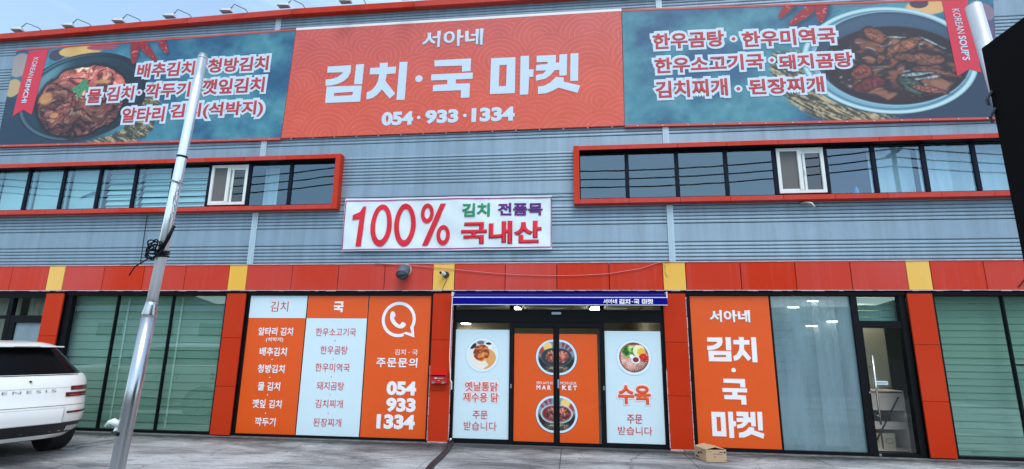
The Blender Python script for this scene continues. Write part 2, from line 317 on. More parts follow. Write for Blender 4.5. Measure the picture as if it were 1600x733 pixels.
# ground: one sheet to the horizon, then the cast slabs of the forecourt on it
def ground_mat():
    m = mat('weathered concrete', (.3,.3,.3), .82, spec=.25); nt = m.node_tree; b = nt.nodes['Principled BSDF']; N = nt.nodes.new; L = nt.links.new
    g = N('ShaderNodeNewGeometry')
    def noise(sc, stretch=(1,1,1), det=6, rough=.6):
        mp = N('ShaderNodeMapping'); mp.inputs['Scale'].default_value = stretch; L(g.outputs['Position'], mp.inputs['Vector'])
        n = N('ShaderNodeTexNoise'); n.inputs['Scale'].default_value = sc; n.inputs['Detail'].default_value = det; n.inputs['Roughness'].default_value = rough; n.inputs['Distortion'].default_value = .6; L(mp.outputs[0], n.inputs['Vector']); return n
    a = noise(1.1, (.5, 1.2, 1)); r = N('ShaderNodeValToRGB'); e = r.color_ramp.elements
    e[0].position = .36; e[0].color = (*alb(98, 105, 115), 1); e[1].position = .62; e[1].color = (*alb(170, 182, 197), 1)
    L(a.outputs['Fac'], r.inputs[0])
    c = noise(6.5, (.32, 1.9, 1), 9, .78); r2 = N('ShaderNodeMapRange'); r2.inputs['From Min'].default_value = .5; r2.inputs['From Max'].default_value = .68; r2.inputs['To Max'].default_value = .8; L(c.outputs['Fac'], r2.inputs['Value'])
    mx = N('ShaderNodeMix'); mx.data_type = 'RGBA'; L(r2.outputs[0], mx.inputs[0]); L(r.outputs[0], mx.inputs[6]); mx.inputs[7].default_value = (*alb(54, 57, 64), 1)
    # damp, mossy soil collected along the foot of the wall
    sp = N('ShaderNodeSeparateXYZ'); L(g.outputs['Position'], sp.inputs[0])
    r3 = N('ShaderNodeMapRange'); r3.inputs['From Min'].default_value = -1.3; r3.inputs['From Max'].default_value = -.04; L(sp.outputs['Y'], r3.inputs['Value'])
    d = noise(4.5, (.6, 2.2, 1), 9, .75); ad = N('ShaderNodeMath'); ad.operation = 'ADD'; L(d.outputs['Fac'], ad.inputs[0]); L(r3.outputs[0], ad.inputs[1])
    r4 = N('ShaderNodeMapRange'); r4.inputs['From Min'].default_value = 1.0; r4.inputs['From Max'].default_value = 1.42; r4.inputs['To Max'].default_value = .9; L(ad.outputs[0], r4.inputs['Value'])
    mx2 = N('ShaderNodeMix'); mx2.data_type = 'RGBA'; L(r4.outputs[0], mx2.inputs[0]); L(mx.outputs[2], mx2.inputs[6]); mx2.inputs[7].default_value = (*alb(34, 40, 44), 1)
    gr = noise(34, (1, 1, 1), 6, .8); r5 = N('ShaderNodeMapRange'); r5.inputs['From Min'].default_value = .34; r5.inputs['From Max'].default_value = .66; r5.inputs['To Min'].default_value = .72; r5.inputs['To Max'].default_value = 1.22; L(gr.outputs['Fac'], r5.inputs['Value'])
    vm = N('ShaderNodeVectorMath'); vm.operation = 'SCALE'; L(mx2.outputs[2], vm.inputs[0]); L(r5.outputs[0], vm.inputs['Scale'])
    vo = N('ShaderNodeTexVoronoi'); vo.feature = 'DISTANCE_TO_EDGE'; vo.inputs['Scale'].default_value = .55; L(c.outputs['Color'], vo.inputs['Vector'])
    nv = noise(2.2, (1,1,1), 6, .7); av = N('ShaderNodeVectorMath'); av.operation = 'MULTIPLY_ADD'; av.inputs[1].default_value = (.5,.5,0); L(nv.outputs['Color'], av.inputs[0]); L(g.outputs['Position'], av.inputs[2]); L(av.outputs[0], vo.inputs['Vector'])
    rc_ = N('ShaderNodeMapRange'); rc_.inputs['From Max'].default_value = .006; rc_.inputs['To Min'].default_value = .35; L(vo.outputs['Distance'], rc_.inputs['Value'])
    vm2 = N('ShaderNodeVectorMath'); vm2.operation = 'SCALE'; L(vm.outputs[0], vm2.inputs[0]); L(rc_.outputs[0], vm2.inputs['Scale']); L(vm2.outputs[0], b.inputs['Base Color'])
    s = noise(55, (1,1,1), 5, .7); bp = N('ShaderNodeBump'); bp.inputs['Strength'].default_value = .5; bp.inputs['Distance'].default_value = .012; L(s.outputs['Fac'], bp.inputs['Height']); L(bp.outputs[0], b.inputs['Normal'])
    return m
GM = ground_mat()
me = bpy.data.meshes.new('ground'); me.from_pydata([(-700,-900,-.03),(700,-900,-.03),(700,500,-.03),(-700,500,-.03)], [], [(0,1,2,3)])
struct(link('ground', me, mat('lot asphalt', (.075,.075,.075), .9, var=.3, vscale=.3)))
lot = bpy.data.objects.new('concrete_forecourt', None); C.objects.link(lot); struct(lot)
xs = [-17.5, -13.2, -10.1, -8.05, -6.2, -4.1, -2.12, -.2, 1.745, 3.7, 5.66, 7.8, 10, 13]
ys = [(-.02, -3.4), (-3.41, -7.2), (-7.21, -11.5)]
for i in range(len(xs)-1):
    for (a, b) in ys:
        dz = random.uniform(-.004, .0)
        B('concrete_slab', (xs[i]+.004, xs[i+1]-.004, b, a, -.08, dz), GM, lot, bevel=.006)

# ================================================================ THE STORE BUILDING
bld = thing('store_building', (-2.2, 0, 0), 'two storey grey metal clad store with orange red fascia panels and pillars', 'building')
# siding: horizontally ribbed sheet, cut round the two window bands
GRV = [3.135,3.199,3.265,3.331,3.393,3.462]+[3.804+.065*i for i in range(10)]+[4.657+.0643*i for i in range(9)]+[5.5+.065*i for i in range(9)]+[6.276+.0646*i for i in range(8)]+[7.058+.068*i for i in range(8)]+[7.886+.065*i for i in range(8)]
def siding(x0, x1, z0, z1):
    pr = [(0, z0)]
    for g in GRV:
        if z0+.015 < g < z1-.015: pr += [(-.002, g-.009), (.030, g-.006), (.030, g+.002), (-.001, g+.006), (-.006, g+.020)]
    pr.append((0, z1)); n = len(pr)
    v = [(x0, y, z) for y, z in pr]+[(x1, y, z) for y, z in pr]+[(x0, .05, z0), (x1, .05, z0), (x0, .05, z1), (x1, .05, z1)]
    f = [(i, n+i, n+i+1, i+1) for i in range(n-1)]+[(2*n, 2*n+2, 2*n+3, 2*n+1)]
    m = MB(); m.v = v; m.f = f; return m.build('siding_panel', SIDE, bld)
secs = [(-14.6, -6.11), (-6.11, 1.755), (1.755, 9.6)]
for x0, x1 in secs:
    siding(x0, x1, 3.08, 4.18); siding(x0, x1, 5.22, 8.46)
siding(-4.46, .10, 4.18, 5.22)
for x0, x1 in ((-6.17, -6.05), (1.70, 1.81)):
    for z0, z1 in ((3.115, 4.14), (5.26, 8.39)):
        m = MB(); m.box(x0, x1, -.022, .0, z0, z1); m.box(x0+.03, x0+.042, -.03, -.022, z0, z1); m.box(x1-.042, x1-.03, -.03, -.022, z0, z1); m.build('joint_trim', TRIM, bld)
# coping along the eaves
def ct(x): return np.interp(x, [-14.6, -12.5, -5.8, 9.6], [8.33, 8.37, 8.53, 8.53])
cx_ = [-14.6, -12.9, -10.5, -8.13, -5.77, -3.13, -.75, 1.6, 4.0, 6.4, 8.8]
for a, b in zip(cx_[:-1], cx_[1:]):
    m = MB(); a2 = a+.004; b2 = b-.004; za, zb = ct(a), ct(b)
    m.v = [(a2,-.13,za-.135),(b2,-.13,zb-.135),(b2,-.13,zb),(a2,-.13,za),(a2,.3,za-.135),(b2,.3,zb-.135),(b2,.3,zb),(a2,.3,za)]
    m.f = [(0,1,2,3),(1,5,6,2),(5,4,7,6),(4,0,3,7),(3,2,6,7),(4,5,1,0)]
    m.build('coping_panel', RED, bld, bevel=.006)
# back of the building, side walls, flat roof
m = MB(); m.box(-14.6, 9.6, 11.8, 12, 0, 8.3); m.box(-14.6, -14.4, .06, 11.8, 0, 8.3); m.box(9.4, 9.6, .06, 11.8, 0, 8.3)
m.build('outer_wall', mat('rear cladding', (.3,.33,.36), .6), bld)
B('roof', (-14.4, 9.4, .32, 11.8, 8.1, 8.28), mat('roof membrane', (.3,.3,.3), .8), bld)
B('floor_slab', (-14.4, 9.4, .2, 11.8, 2.64, 3.06), BACK, bld)
# fascia of enamelled panels with yellow squares over the pillars
fj = [-14.6,-13.77,-12.9,-12.05,-11.182,-10.357,-10.0,-9.141,-8.283,-7.405,-6.501,-6.133,-5.227,-4.316,-3.423,-2.51,-2.11,-1.183,-.259,.656,1.577,1.962,2.873,3.762,4.641,5.505,5.876,6.686,7.5,8.36,9.2,9.6]
ye = {5, 10, 15, 20, 25}
B('fascia_backing', (-14.6, 9.6, .0, .12, 2.62, 3.1), BLACK, bld)
for i in range(len(fj)-1):
    dx = random.uniform(-.002, .002)
    B('fascia_panel', (fj[i]+.006, fj[i+1]-.006, -.032+dx, -.002, 2.618, 3.098), YEL if i in ye else RED, bld, bevel=.004)
def jag(name, x0, x1, z0, z1, y, m, parent, vert=False):
    b = MB(); t = z0 if vert else x0; e = z1 if vert else x1
    while t < e:
        l = min(random.uniform(.05, .22), e-t); k = random.uniform(.45, 1)
        if vert: b.box(x0, x0+(x1-x0)*k, y, y+.006, t, t+l*.93)
        else: b.box(t, t+l*.96, y, y+.006, z1-(z1-z0)*k, z1)
        t += l
    return b.build(name, m, parent)
jag('top_flashing', -14.6, 9.6, 3.097, 3.116, -.045, FLASH, bld)
jag('drip_flashing', -14.6, 9.6, 2.598, 2.617, -.045, FLASH, bld)
# pillars of three panels
for x0, x1, pe in ((-10.31,-9.925,0),(-6.485,-6.105,0),(-2.485,-2.12,1),(1.562,1.935,1),(5.462,5.842,0)):
    p = B('pillar', (x0+.02, x1-.02, .0, .16, 0, 2.6), BLACK, bld)
    for z0, z1 in ((.03, .862), (.868, 1.733), (1.739, 2.555)):
        B('pillar_panel', (x0, x1, -.03, -.002, z0, z1), REDP, p, bevel=.003)
    if pe:
        jag('torn_film', x1-.002, x1+.012, .05, 2.5, -.034, FLASH, p, True); jag('torn_film', x0-.01, x0+.003, .05, 1.3, -.034, FLASH, p, True)
        jag('torn_film', x0, x1, .012, .035, -.034, FLASH, p)
PL = mat('wall foot concrete', (.17,.17,.16), .9, var=.6, vscale=6, bump=.6, bscale=30)
B('plinth', (-14.6, -2.1, -.05, .2, -.05, .012), PL, bld, bevel=.01); B('plinth', (1.56, 9.6, -.045, .2, -.05, .012), PL, bld, bevel=.01)
B('door_threshold', (-2.1, 1.56, -.03, .25, -.05, .014), mat('threshold', (.12,.12,.12), .5, .3), bld)
# black head strip above all ground floor openings
for x0, x1 in ((-14.6,-10.31),(-9.925,-6.485),(-6.105,-2.485),(-2.12,1.562),(1.935,5.462),(5.842,9.6)):
    B('window_head', (x0, x1, .02, .17, 2.535, 2.612), BLACK, bld)

# ---- ground floor rooms
WALLI = mat('cream interior wall', (.52,.47,.36), .8); DKI = mat('dim interior', (.05,.055,.05), .9)
FLI = mat('interior floor', (.2,.18,.16), .5)
B('interior_floor', (-14.4, 9.4, .25, 7.0, -.02, .0), FLI, bld)
B('interior_ceiling', (-14.4, 9.4, .175, 7.0, 2.56, 2.6), mat('ceiling board', (.6,.57,.48), .8), bld)
B('interior_wall', (-14.4, 9.4, 6.9, 7.0, 0, 2.56), WALLI, bld)
for x in (-10.2, -6.3, 1.7, 4.6): B('partition_wall', (x-.05, x+.05, .2, 6.9, 0, 2.56), WALLI if x == 1.7 else DKI, bld)

# ---- shop windows with blinds
def frame(name, x0, x1, z0, z1, t, y0, y1, m, parent, tl=None, tb=None, tt=None, tr=None):
    tl = t if tl is None else tl; tr = t if tr is None else tr; tb = t if tb is None else tb; tt = t if tt is None else tt
    b = MB(); b.box(x0, x0+tl, y0, y1, z0, z1); b.box(x1-tr, x1, y0, y1, z0, z1); b.box(x0+tl, x1-tr, y0+.001, y1, z0, z0+tb); b.box(x0+tl, x1-tr, y0+.001, y1, z1-tt, z1)
    return b.build(name, m, parent)
BLM = mat('pale green blind', (.34,.41,.365), .75, var=.1, vscale=1.5, stretch=(1,1,.2)); BLD = mat('blind backing', (.30,.40,.36), .9)
def blinds(parent, x0, x1, z0, z1, pitch, y, m=BLM, tilt=.012):
    n = int((z1-z0)/pitch); me = None
    v = [(x0, y, 0), (x1, y, 0), (x1, y+tilt, pitch*.965), (x0, y+tilt, pitch*.965), (x0, y+.012, 0), (x1, y+.012, 0), (x1, y+.012+tilt, pitch*.965), (x0, y+.012+tilt, pitch*.965)]
    b = MB(); b.v = v; b.f = [(0,1,2,3),(5,4,7,6),(3,2,6,7),(4,5,1,0),(1,5,6,2),(4,0,3,7)]
    s = None
    for k in range(n+1):
        zz = z1-(k+1)*pitch
        if zz < z0-pitch*.6: break
        if s is None: s = b.build('blind_slat', m, parent); s.location.z += zz; o0 = zz
        else:
            c = s.copy(); C.objects.link(c); c.location = s.location + Vector((0, random.uniform(-.004, .004), zz-o0))
def window_bay(x0, x1, mull, z0=.012, z1=2.535, tl=.05, tr=.05, glass=GTEAL, pitch=.148, blind=True, by=.28, label=None, cast=None):
    fr = frame('shop_window', x0, x1, z0, z1, .05, .04, .14, BLACK, bld, tl=tl, tr=tr, tb=.045, tt=.012)
    if label: fr['label'] = label
    e = [x0+tl]+mull+[x1-tr]
    for i in range(len(e)-1):
        a, b_ = e[i]+(.012 if i else 0), e[i+1]-(.012 if i < len(e)-2 else 0)
        B('pane', (a, b_, .09, .102, z0+.045, z1-.012), glass, fr)
        if i: B('mullion', (e[i]-.012, e[i]+.012, .06, .13, z0+.045, z1-.012), BLACK, fr)
    if blind: blinds(fr, x0+.02, x1-.02, .06, 2.53, pitch, by)
    return fr
w1 = window_bay(-9.925, -6.485, [-8.83, -7.66], tl=.13, tr=.07)
for x in (-8.77, -7.62): B('blind_gap_cord', (x, x+.035, .262, .268, .06, 2.5), mat('cord white', (.6,.65,.62), .7), w1)
w5 = window_bay(5.842, 9.6, [6.945, 8.1], tl=.07, pitch=.110)
B('transom', (6.957, 8.088, .06, .13, 1.43, 1.452), BLACK, w5)
# far left bay: dark window with drapes and a small opening light
w0 = frame('shop_window', -14.6, -10.31, .012, 2.535, .06, .03, .14, BLACK, bld)
for a, b_, z0, z1 in ((-14.5,-12.4,.07,2.47),(-12.3,-11.2,2.13,2.475),(-12.3,-11.2,.07,2.06),(-11.1,-10.37,2.13,2.475)):
    B('pane', (a, b_, .09, .102, z0, z1), GCLEAR, w0)
for bx in ((-12.4,-12.3,.045,.135,.07,2.475),(-11.2,-11.1,.045,.135,.07,2.475),(-12.3,-11.2,.05,.13,2.06,2.13),(-11.1,-10.37,.05,.13,1.99,2.13),(-11.1,-10.98,.05,.13,.07,1.99)): B('mullion', bx, BLACK, w0)
B('frosted_pane', (-10.98, -10.37, .09, .10, .1, 1.985), mat('frosted film', alb(120, 150, 172), .5, var=.35, vscale=2.2), w0)
def curtain(x0, x1, z0, z1, y, m, parent, name='curtain', folds=9, amp=.03):
    n = folds*8; b = MB()
    for i in range(n+1):
        t = i/n; yy = y+amp*math.sin(t*folds*2*math.pi)+amp*.4*math.sin(t*17+1); b.v += [(x0+(x1-x0)*t, yy, z0), (x0+(x1-x0)*t, yy*1.0, z1)]
    b.f = [(2*i, 2*i+2, 2*i+3, 2*i+1) for i in range(n)]
    return b.build(name, m, parent, smooth=True)
CURT = mat('grey drape', (.34,.36,.33), .9, var=.3, vscale=5, stretch=(6,6,.3)); CURW = mat('white drape', (.72,.78,.80), .9)
curtain(-11.05, -10.40, 1.4, 2.5, .32, CURT, w0, folds=5); curtain(-14.4, -11.3, .1, 2.5, .4, CURT, w0, folds=15)
B('dark_backing', (-14.4, -10.3, 1.2, 1.24, 0, 2.55), BACK, w0)

# bay of the menu stickers
w2 = window_bay(-6.105, -2.485, [-4.912, -3.727], tl=.05, tr=.05, glass=GCLEAR, blind=False, label='window bay covered by the three menu stickers')
B('dark_backing', (-6.1, -2.5, .3, .33, 0, 2.53), BACK, w2)

# right bay: sticker, dusty pane, glazed door
w4 = frame('shop_window', 1.935, 4.70, .012, 2.535, .05, .04, .14, BLACK, bld, tl=.075, tr=.075, tb=.05, tt=.012)
B('pane', (2.01, 3.33, .09, .102, .062, 2.523), GCLEAR, w4); B('pane', (3.352, 4.625, .09, .102, .062, 2.523), GHAZE, w4)
B('mullion', (3.33, 3.352, .06, .13, .062, 2.523), BLACK, w4); B('dark_backing', (1.95, 3.34, .3, .33, 0, 2.53), BACK, w4)
BL4 = mat('pale blue blind', (.34,.48,.50), .8, var=.3, vscale=.9, stretch=(1,1,.35))
blinds(w4, 3.30, 4.56, .06, 2.52, .135, .55, BL4, .012)
curtain(4.18, 4.58, .08, 2.5, .49, CURW, w4, folds=3, amp=.01)  # pale drape added to imitate the whitish reflection at this pane's right side
door = frame('glazed_door', 4.62, 5.462, .012, 2.535, .05, .035, .15, BLACK, bld, tl=.09, tr=.1, tb=.05, tt=.02, )
door['label'] = 'black framed glazed side door with upright steel pull handle'
B('transom_bar', (4.71, 5.362, .045, .14, 2.0, 2.115), BLACK, door)
B('transom_pane', (4.71, 5.362, .09, .102, 2.115, 2.515), GTEAL, door)
B('door_pane', (4.755, 5.362, .09, .102, .075, 2.0), GCLEAR, door)
B('door_stile', (4.71, 4.755, .05, .13, .062, 2.0), BLACK, door)
blinds(door, 4.71, 5.4, 2.1, 2.52, .11, .25, BL4)
h = MB(); h.tube([(4.80,-.035,.50),(4.80,-.035,1.56)], .016, 10); h.tube([(4.80,-.035,.62),(4.80,.09,.62)], .010); h.tube([(4.80,-.035,1.38),(4.80,.09,1.38)], .010)
h.build('pull_handle', mat('handle steel', (.7,.68,.62), .2, 1.0), door, smooth=True)
h = MB(); h.tube([(4.735,.045,.98),(4.735,.03,.98)], .018, 12); h.tube([(4.77,.045,.04),(4.77,.03,.04)], .02, 12); h.build('lock', METAL, door)
# entrance: automatic doors
ent = frame('entrance_frame', -2.12, 1.562, .014, 2.535, .04, .03, .15, BLACK, bld, tl=.05, tr=.05, tb=.0, tt=.03); ent['label'] = 'black aluminium entrance frame under the blue awning'
for n_, bx in (('header', (-2.07, 1.512, .02, .16, 2.065, 2.275)), ('mullion', (-1.098, -1.028, .03, .15, .014, 2.505)), ('mullion', (.482, .552, .03, .15, .014, 2.505)),
          ('kick_plate', (-2.07, -1.098, .04, .14, .014, .09)), ('kick_plate', (.552, 1.512, .04, .14, .014, .09)), ('door_track', (-1.028, .482, .05, .14, .014, .03)), ('door_header', (-1.028, .482, .035, .15, 1.975, 2.065))): B(n_, bx, BLACK, ent)
B('header', (-2.07, -1.098, .04, .14, 2.045, 2.065), BLACK, ent)
for x0, x1, z0, z1 in ((-2.07,-1.098,.09,2.045),(.552,1.512,.09,2.045),(-2.07,-1.098,2.275,2.505),(-1.028,.482,2.275,2.505),(.552,1.512,2.275,2.505)): B('pane', (x0, x1, .09, .102, z0, z1), GCLEAR, ent)
B('door_sensor', (-.355, -.19, -.03, .02, 2.19, 2.235), mat('sensor grey', alb(150, 175, 205), .4), ent, bevel=.006)
for x0, x1, hs in ((-1.024, -.281, 1), (-.279, .478, -1)):
    d = frame('sliding_door', x0, x1, .035, 1.972, .02, .06, .10, BLACK, bld, tl=.05 if hs < 0 else .008, tr=.05 if hs > 0 else .008, tb=.03, tt=.012)
    d['label'] = 'left leaf of the automatic glass door' if hs > 0 else 'right leaf of the automatic glass door'
    B('door_glass', (x0+(.05 if hs < 0 else .008), x1-(.05 if hs > 0 else .008), .076, .088, .065, 1.96), GCLEAR, d)
B('push_plate', (-.262, -.232, .048, .06, .945, 1.09), mat('push plate', alb(130, 165, 205), .3, .4), ent, bevel=.003)
for x in (-1.062, .52): B('door_lock', (x-.012, x+.012, .018, .03, .93, 1.0), METAL, ent)
# lit lamps on the ceiling inside
LAMP = mat('lit lamp', (1,1,.95), .5, emit=(1,.97,.86), estr=9.0)
def ceil_lamp(x, y, w_, d_, lab, z=2.555):
    b = thing('ceiling_lamp', (x, y, z), lab, 'ceiling lamp', 'lit ceiling lamps inside the shop')
    B('lamp_housing', (x-w_/2-.03, x+w_/2+.03, y-d_/2-.03, y+d_/2+.03, z-.02, z), mat('lamp housing', (.7,.7,.7), .5), b)
    B('lamp_diffuser', (x-w_/2, x+w_/2, y-d_/2, y+d_/2, z-.045, z-.02), LAMP, b)
ceil_lamp(-1.30, 3.1, .14, .9, 'small lit lamp glowing above the left sliding door leaf')
ceil_lamp(.54, 3.1, .20, .9, 'lit lamp glowing above the right end of the sliding doors')
ceil_lamp(-3.17, 6.4, .22, .35, 'hanging lit lamp glimpsed above the fried chicken poster', 2.34)
for x, z, l in ((4.18, 2.47, 'upper right of the four lit tubes behind the dusty pane'), (3.85, 2.36, 'upper left of the four lit tubes behind the dusty pane'), (4.47, 2.12, 'lit tube nearest the pane edge beside the glazed door'), (4.12, 2.04, 'faint lowest lit tube behind the dusty pane')):
    t = thing('tube_lamp', (x, .42, z), l, 'tube lamp', 'lit tubes behind the dusty pane')
    MB().tube([(x-.09, .42, z), (x+.09, .42, z)], .008, 8).build('tube', LAMP, t); B('tube_holder', (x-.10, x+.10, .43, .45, z+.006, z+.014), mat('lamp housing', (.7,.7,.7), .5), t)
# things seen through the side door
SH = mat('light shelf board', (.62,.50,.46), .7)
sh = thing('storage_shelf', (5.05, .8, 0), 'pale storage shelf standing inside the glazed side door', 'shelf')
for bx in ((4.86,4.88,.55,1.0,0,.98),(5.5,5.52,.55,1.0,0,.98)): B('side_board', bx, SH, sh)
for z in (.02, .36, .66, .96): B('shelf_board', (4.88, 5.5, .55, 1.0, z, z+.02), SH, sh)
for z0, z1 in ((.68, .94), (.38,.48)): B('front_board', (4.88, 5.5, .56, .57, z0, z1), SH, sh)
MB().tube([(4.93, .53, .08), (5.42, .53, .88)], .012, 6).build('brace', BLACK, sh)
cb = mat('carton brown', (.50,.42,.34), .85, var=.1, vscale=8)
for x, l in ((4.90, 'left carton on the lowest shelf inside the side door'), (5.12, 'right carton on the lowest shelf inside the side door')):
    t = thing('storage_carton', (x+.1, .7, .04), l, 'box', 'cartons on the lowest shelf')
    B('carton_body', (x, x+.19, .58, .9, .042, .29), cb, t); curve_fill([ring(x+.095, .17, .045, 16, .06), ring(x+.095, .17, .037, 16, .052)], 'printed_mark', .577, mat('print grey', (.12,.12,.13), .7), t)
B('cabinet_back', (4.80, 5.16, 1.25, 1.6, .98, 1.70), BACK, bld)
B('partition_wall', (5.13, 5.62, 1.05, 1.12, .98, 2.5), mat('beige wall', (.62,.58,.46), .8), bld); B('partition_wall', (4.66, 5.9, 2.3, 2.36, 0, 2.55), mat('olive wall', (.36,.31,.17), .8), bld)
ceil_lamp(5.05, 1.0, .8, .25, 'added unseen lamp brightening the room behind the glazed side door')  # unseen lamp, added to brighten the dark room behind the door
t = thing('door_notice', (4.95, .07, 1.128), 'small white printed notice strip on the side door glass', 'sign')
B('notice_plate', (4.852, 5.045, .082, .086, 1.10, 1.156), STW, t)
for k in range(9): B('printed_line', (4.868+k*.0185, 4.880+k*.0185, .079, .082, 1.119, 1.137), mat('print grey', (.12,.12,.13), .7), t)

# ---- upper windows
def upper_window(x0, x1, sides, joints_t, mull, sash, label, zt=5.255, zb=4.155):
    base = MB(); base.box(x0+.02, x1-.02, .0, .05, zb+.02, zb+.14); base.box(x0+.02, x1-.02, .0, .05, zt-.10, zt-.02)
    fr = base.build('upper_window', BLACK, bld); fr['label'] = label
    js = joints_t
    for a, b_ in zip(js[:-1], js[1:]):
        B('frame_panel', (a+.003, b_-.003, -.16, -.0, zt-.085, zt), RED, fr, bevel=.003); B('frame_panel', (a+.003, b_-.003, -.16, -.0, zb, zb+.085), RED, fr, bevel=.003)
    if 'r' in sides: B('frame_panel', (x1-.105, x1, -.163, .0, zb-.003, zt+.003), RED, fr, bevel=.003)
    if 'l' in sides: B('frame_panel', (x0, x0+.105, -.163, .0, zb-.003, zt+.003), RED, fr, bevel=.003)
    B('frame_shade_strip', (x0+(.107 if 'l' in sides else .01), x1-(.107 if 'r' in sides else .01), -.152, .0, zt-.0885, zt-.0865), BLACK, fr)  # black strip paints in the shade under the top frame panels
    gx0, gx1 = x0+(.105 if 'l' in sides else 0), x1-(.105 if 'r' in sides else 0)
    e = [gx0]+mull+[gx1]
    for i in range(len(e)-1):
        a, b_ = e[i]+(.035 if i else .02), e[i+1]-(.035 if i < len(e)-2 else .02)
        if i in sash:
            s = frame('casement', a, b_, zb+.155, zt-.115, .055, -.03, .03, WHITEP, fr); c = (a+b_)/2
            for nm, bx in (('sash_stile', (c-.045, c+.02, -.035, .028, zb+.21, zt-.17)), ('sash_rail', (c+.02, b_-.055, -.012, .025, zt-.215, zt-.17)), ('sash_rail', (a+.055, c-.045, -.012, .025, zb+.21, zb+.235))): B(nm, bx, WHITEP, fr)
            B('sash_stile', (c+.045, c+.085, -.012, .02, zb+.21, zt-.215), WHITEP, fr)
            B('insect_screen', (a+.055, c-.045, .0, .004, zb+.235, zt-.17), SCREEN, fr); B('pane', (c+.085, b_-.055, .004, .012, zb+.21, zt-.215), GDARK, fr)
            B('sash_handle', (c+.055, c+.07, -.03, -.012, (zb+zt)/2-.05, (zb+zt)/2+.03), WHITEP, fr)
        else: B('pane', (a, b_, .0, .01, zb+.14, zt-.10), GUP, fr)
        if i: B('mullion', (e[i]-.035, e[i]+.035, -.02, .05, zb+.14, zt-.10), MULL, fr)
    return fr
GDARK = glass_mat('dark sash glass', (.16, .18, .22), 1.6, .04)
SCREEN = mat('insect screen', alb(98, 104, 112), .8, var=.15, vscale=40); MULL = mat('blue black mullion', (.005,.009,.020), .6, spec=.15)
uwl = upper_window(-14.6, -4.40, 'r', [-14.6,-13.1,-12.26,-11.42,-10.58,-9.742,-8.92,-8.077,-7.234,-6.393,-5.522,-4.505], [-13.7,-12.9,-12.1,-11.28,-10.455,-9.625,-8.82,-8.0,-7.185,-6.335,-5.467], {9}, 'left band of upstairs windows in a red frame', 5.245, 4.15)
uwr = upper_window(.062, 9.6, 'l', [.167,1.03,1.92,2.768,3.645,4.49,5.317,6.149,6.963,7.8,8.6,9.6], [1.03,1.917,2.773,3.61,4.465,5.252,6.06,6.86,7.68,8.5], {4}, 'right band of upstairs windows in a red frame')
# rooms upstairs
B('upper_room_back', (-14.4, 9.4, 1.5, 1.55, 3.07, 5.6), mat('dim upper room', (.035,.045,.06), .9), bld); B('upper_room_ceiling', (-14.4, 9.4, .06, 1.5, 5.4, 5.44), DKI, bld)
CB = mat('aqua roller blind', (.64,.84,.80), .8, var=.12, vscale=1.1)
for i, (a, b_) in enumerate(((-14.4,-13.7),(-13.65,-12.9),(-12.86,-12.12),(-12.06,-11.3),(-11.24,-10.49),(-10.41,-9.67))):
    o = B('roller_blind', (a, b_, .16, .175, 4.2, 5.2), CB, uwl)
MB().prism([(-10.18,4.55),(-9.95,4.62),(-9.72,4.62),(-9.70,4.70),(-9.9,4.69),(-10.1,4.61)], .14, .145).build('blind_tear', mat('tear dark', (.1,.14,.15), .9), uwl)
blinds(uwl, -9.58, -8.86, 4.25, 5.2, .115, .16, CB, .05); blinds(uwl, -8.78, -7.2, 4.25, 5.2, .128, .16, CB, .06)
curtain(-6.2, -5.9, 4.2, 5.15, .3, CURW, uwl, folds=2, amp=.012)
curtain(5.30, 6.02, 4.2, 5.2, .25, CURW, uwr, folds=4, amp=.015); curtain(6.1, 6.6, 4.2, 5.2, .22, CURW, uwr, folds=3, amp=.012); curtain(6.62, 9.5, 4.2, 5.2, .28, CURW, uwr, folds=15, amp=.012)
t = thing('cleaning_bottle', (4.98, .12, 4.32), 'blue plastic bottle standing on the sill behind the right upstairs window', 'bottle')
MB().tube([(4.98,.12,4.28),(4.98,.12,4.42),(4.98,.12,4.44),(4.98,.12,4.46)], [.035,.035,.015,.015], 12).build('bottle_body', mat('blue plastic', (.05,.35,.7), .4), t)
t.location.z = 4.30
# ================================================================ THE THREE ROOFLINE BANNERS
PW = mat('printed white', alb(184, 212, 242), .5); PR_ = mat('printed brick red', alb(176, 52, 62), .5); PRIB = mat('ribbon crimson', alb(196, 44, 74), .5)
BRIM = mat('banner salmon hem', alb(192, 78, 74), .5, var=.15, vscale=4)
def banner(name, c, label, gw=.04, hem=True):
    """c = corners bl, br, tr, tl in the facade plane"""
    t = thing(name, ((c[0][0]+c[1][0])/2, -.03, c[0][1]), label, 'banner sign')
    m = MB(); m.prism([c[0], c[1], c[2], c[3]], -.052, -.012); m.build('banner_board', BRIM, t)
    if hem:
        for a, b in ((0, 1), (3, 2)):
            (ax, az), (bx, bz) = c[a], c[b]; s = -1 if a == 0 else 1
            MB().prism([(ax, az+min(0, s*gw)), (bx, bz+min(0, s*gw)), (bx, bz+max(0, s*gw)), (ax, az+max(0, s*gw))] , -.06, -.014).build('banner_hem', BRIM, t)
    sc = MB(); n = int(abs(c[1][0]-c[0][0])/.46)
    for i in range(n+1):
        u = (i+.5)/(n+1); x = c[0][0]*(1-u)+c[1][0]*u; z = c[0][1]*(1-u)+c[1][1]*u-.028; sc.box(x-.009, x+.009, -.072, -.058, z-.009, z+.009)
    sc.build('fixing_screw', METAL, t)['kind'] = 'stuff'
    return t
YB = -.0535
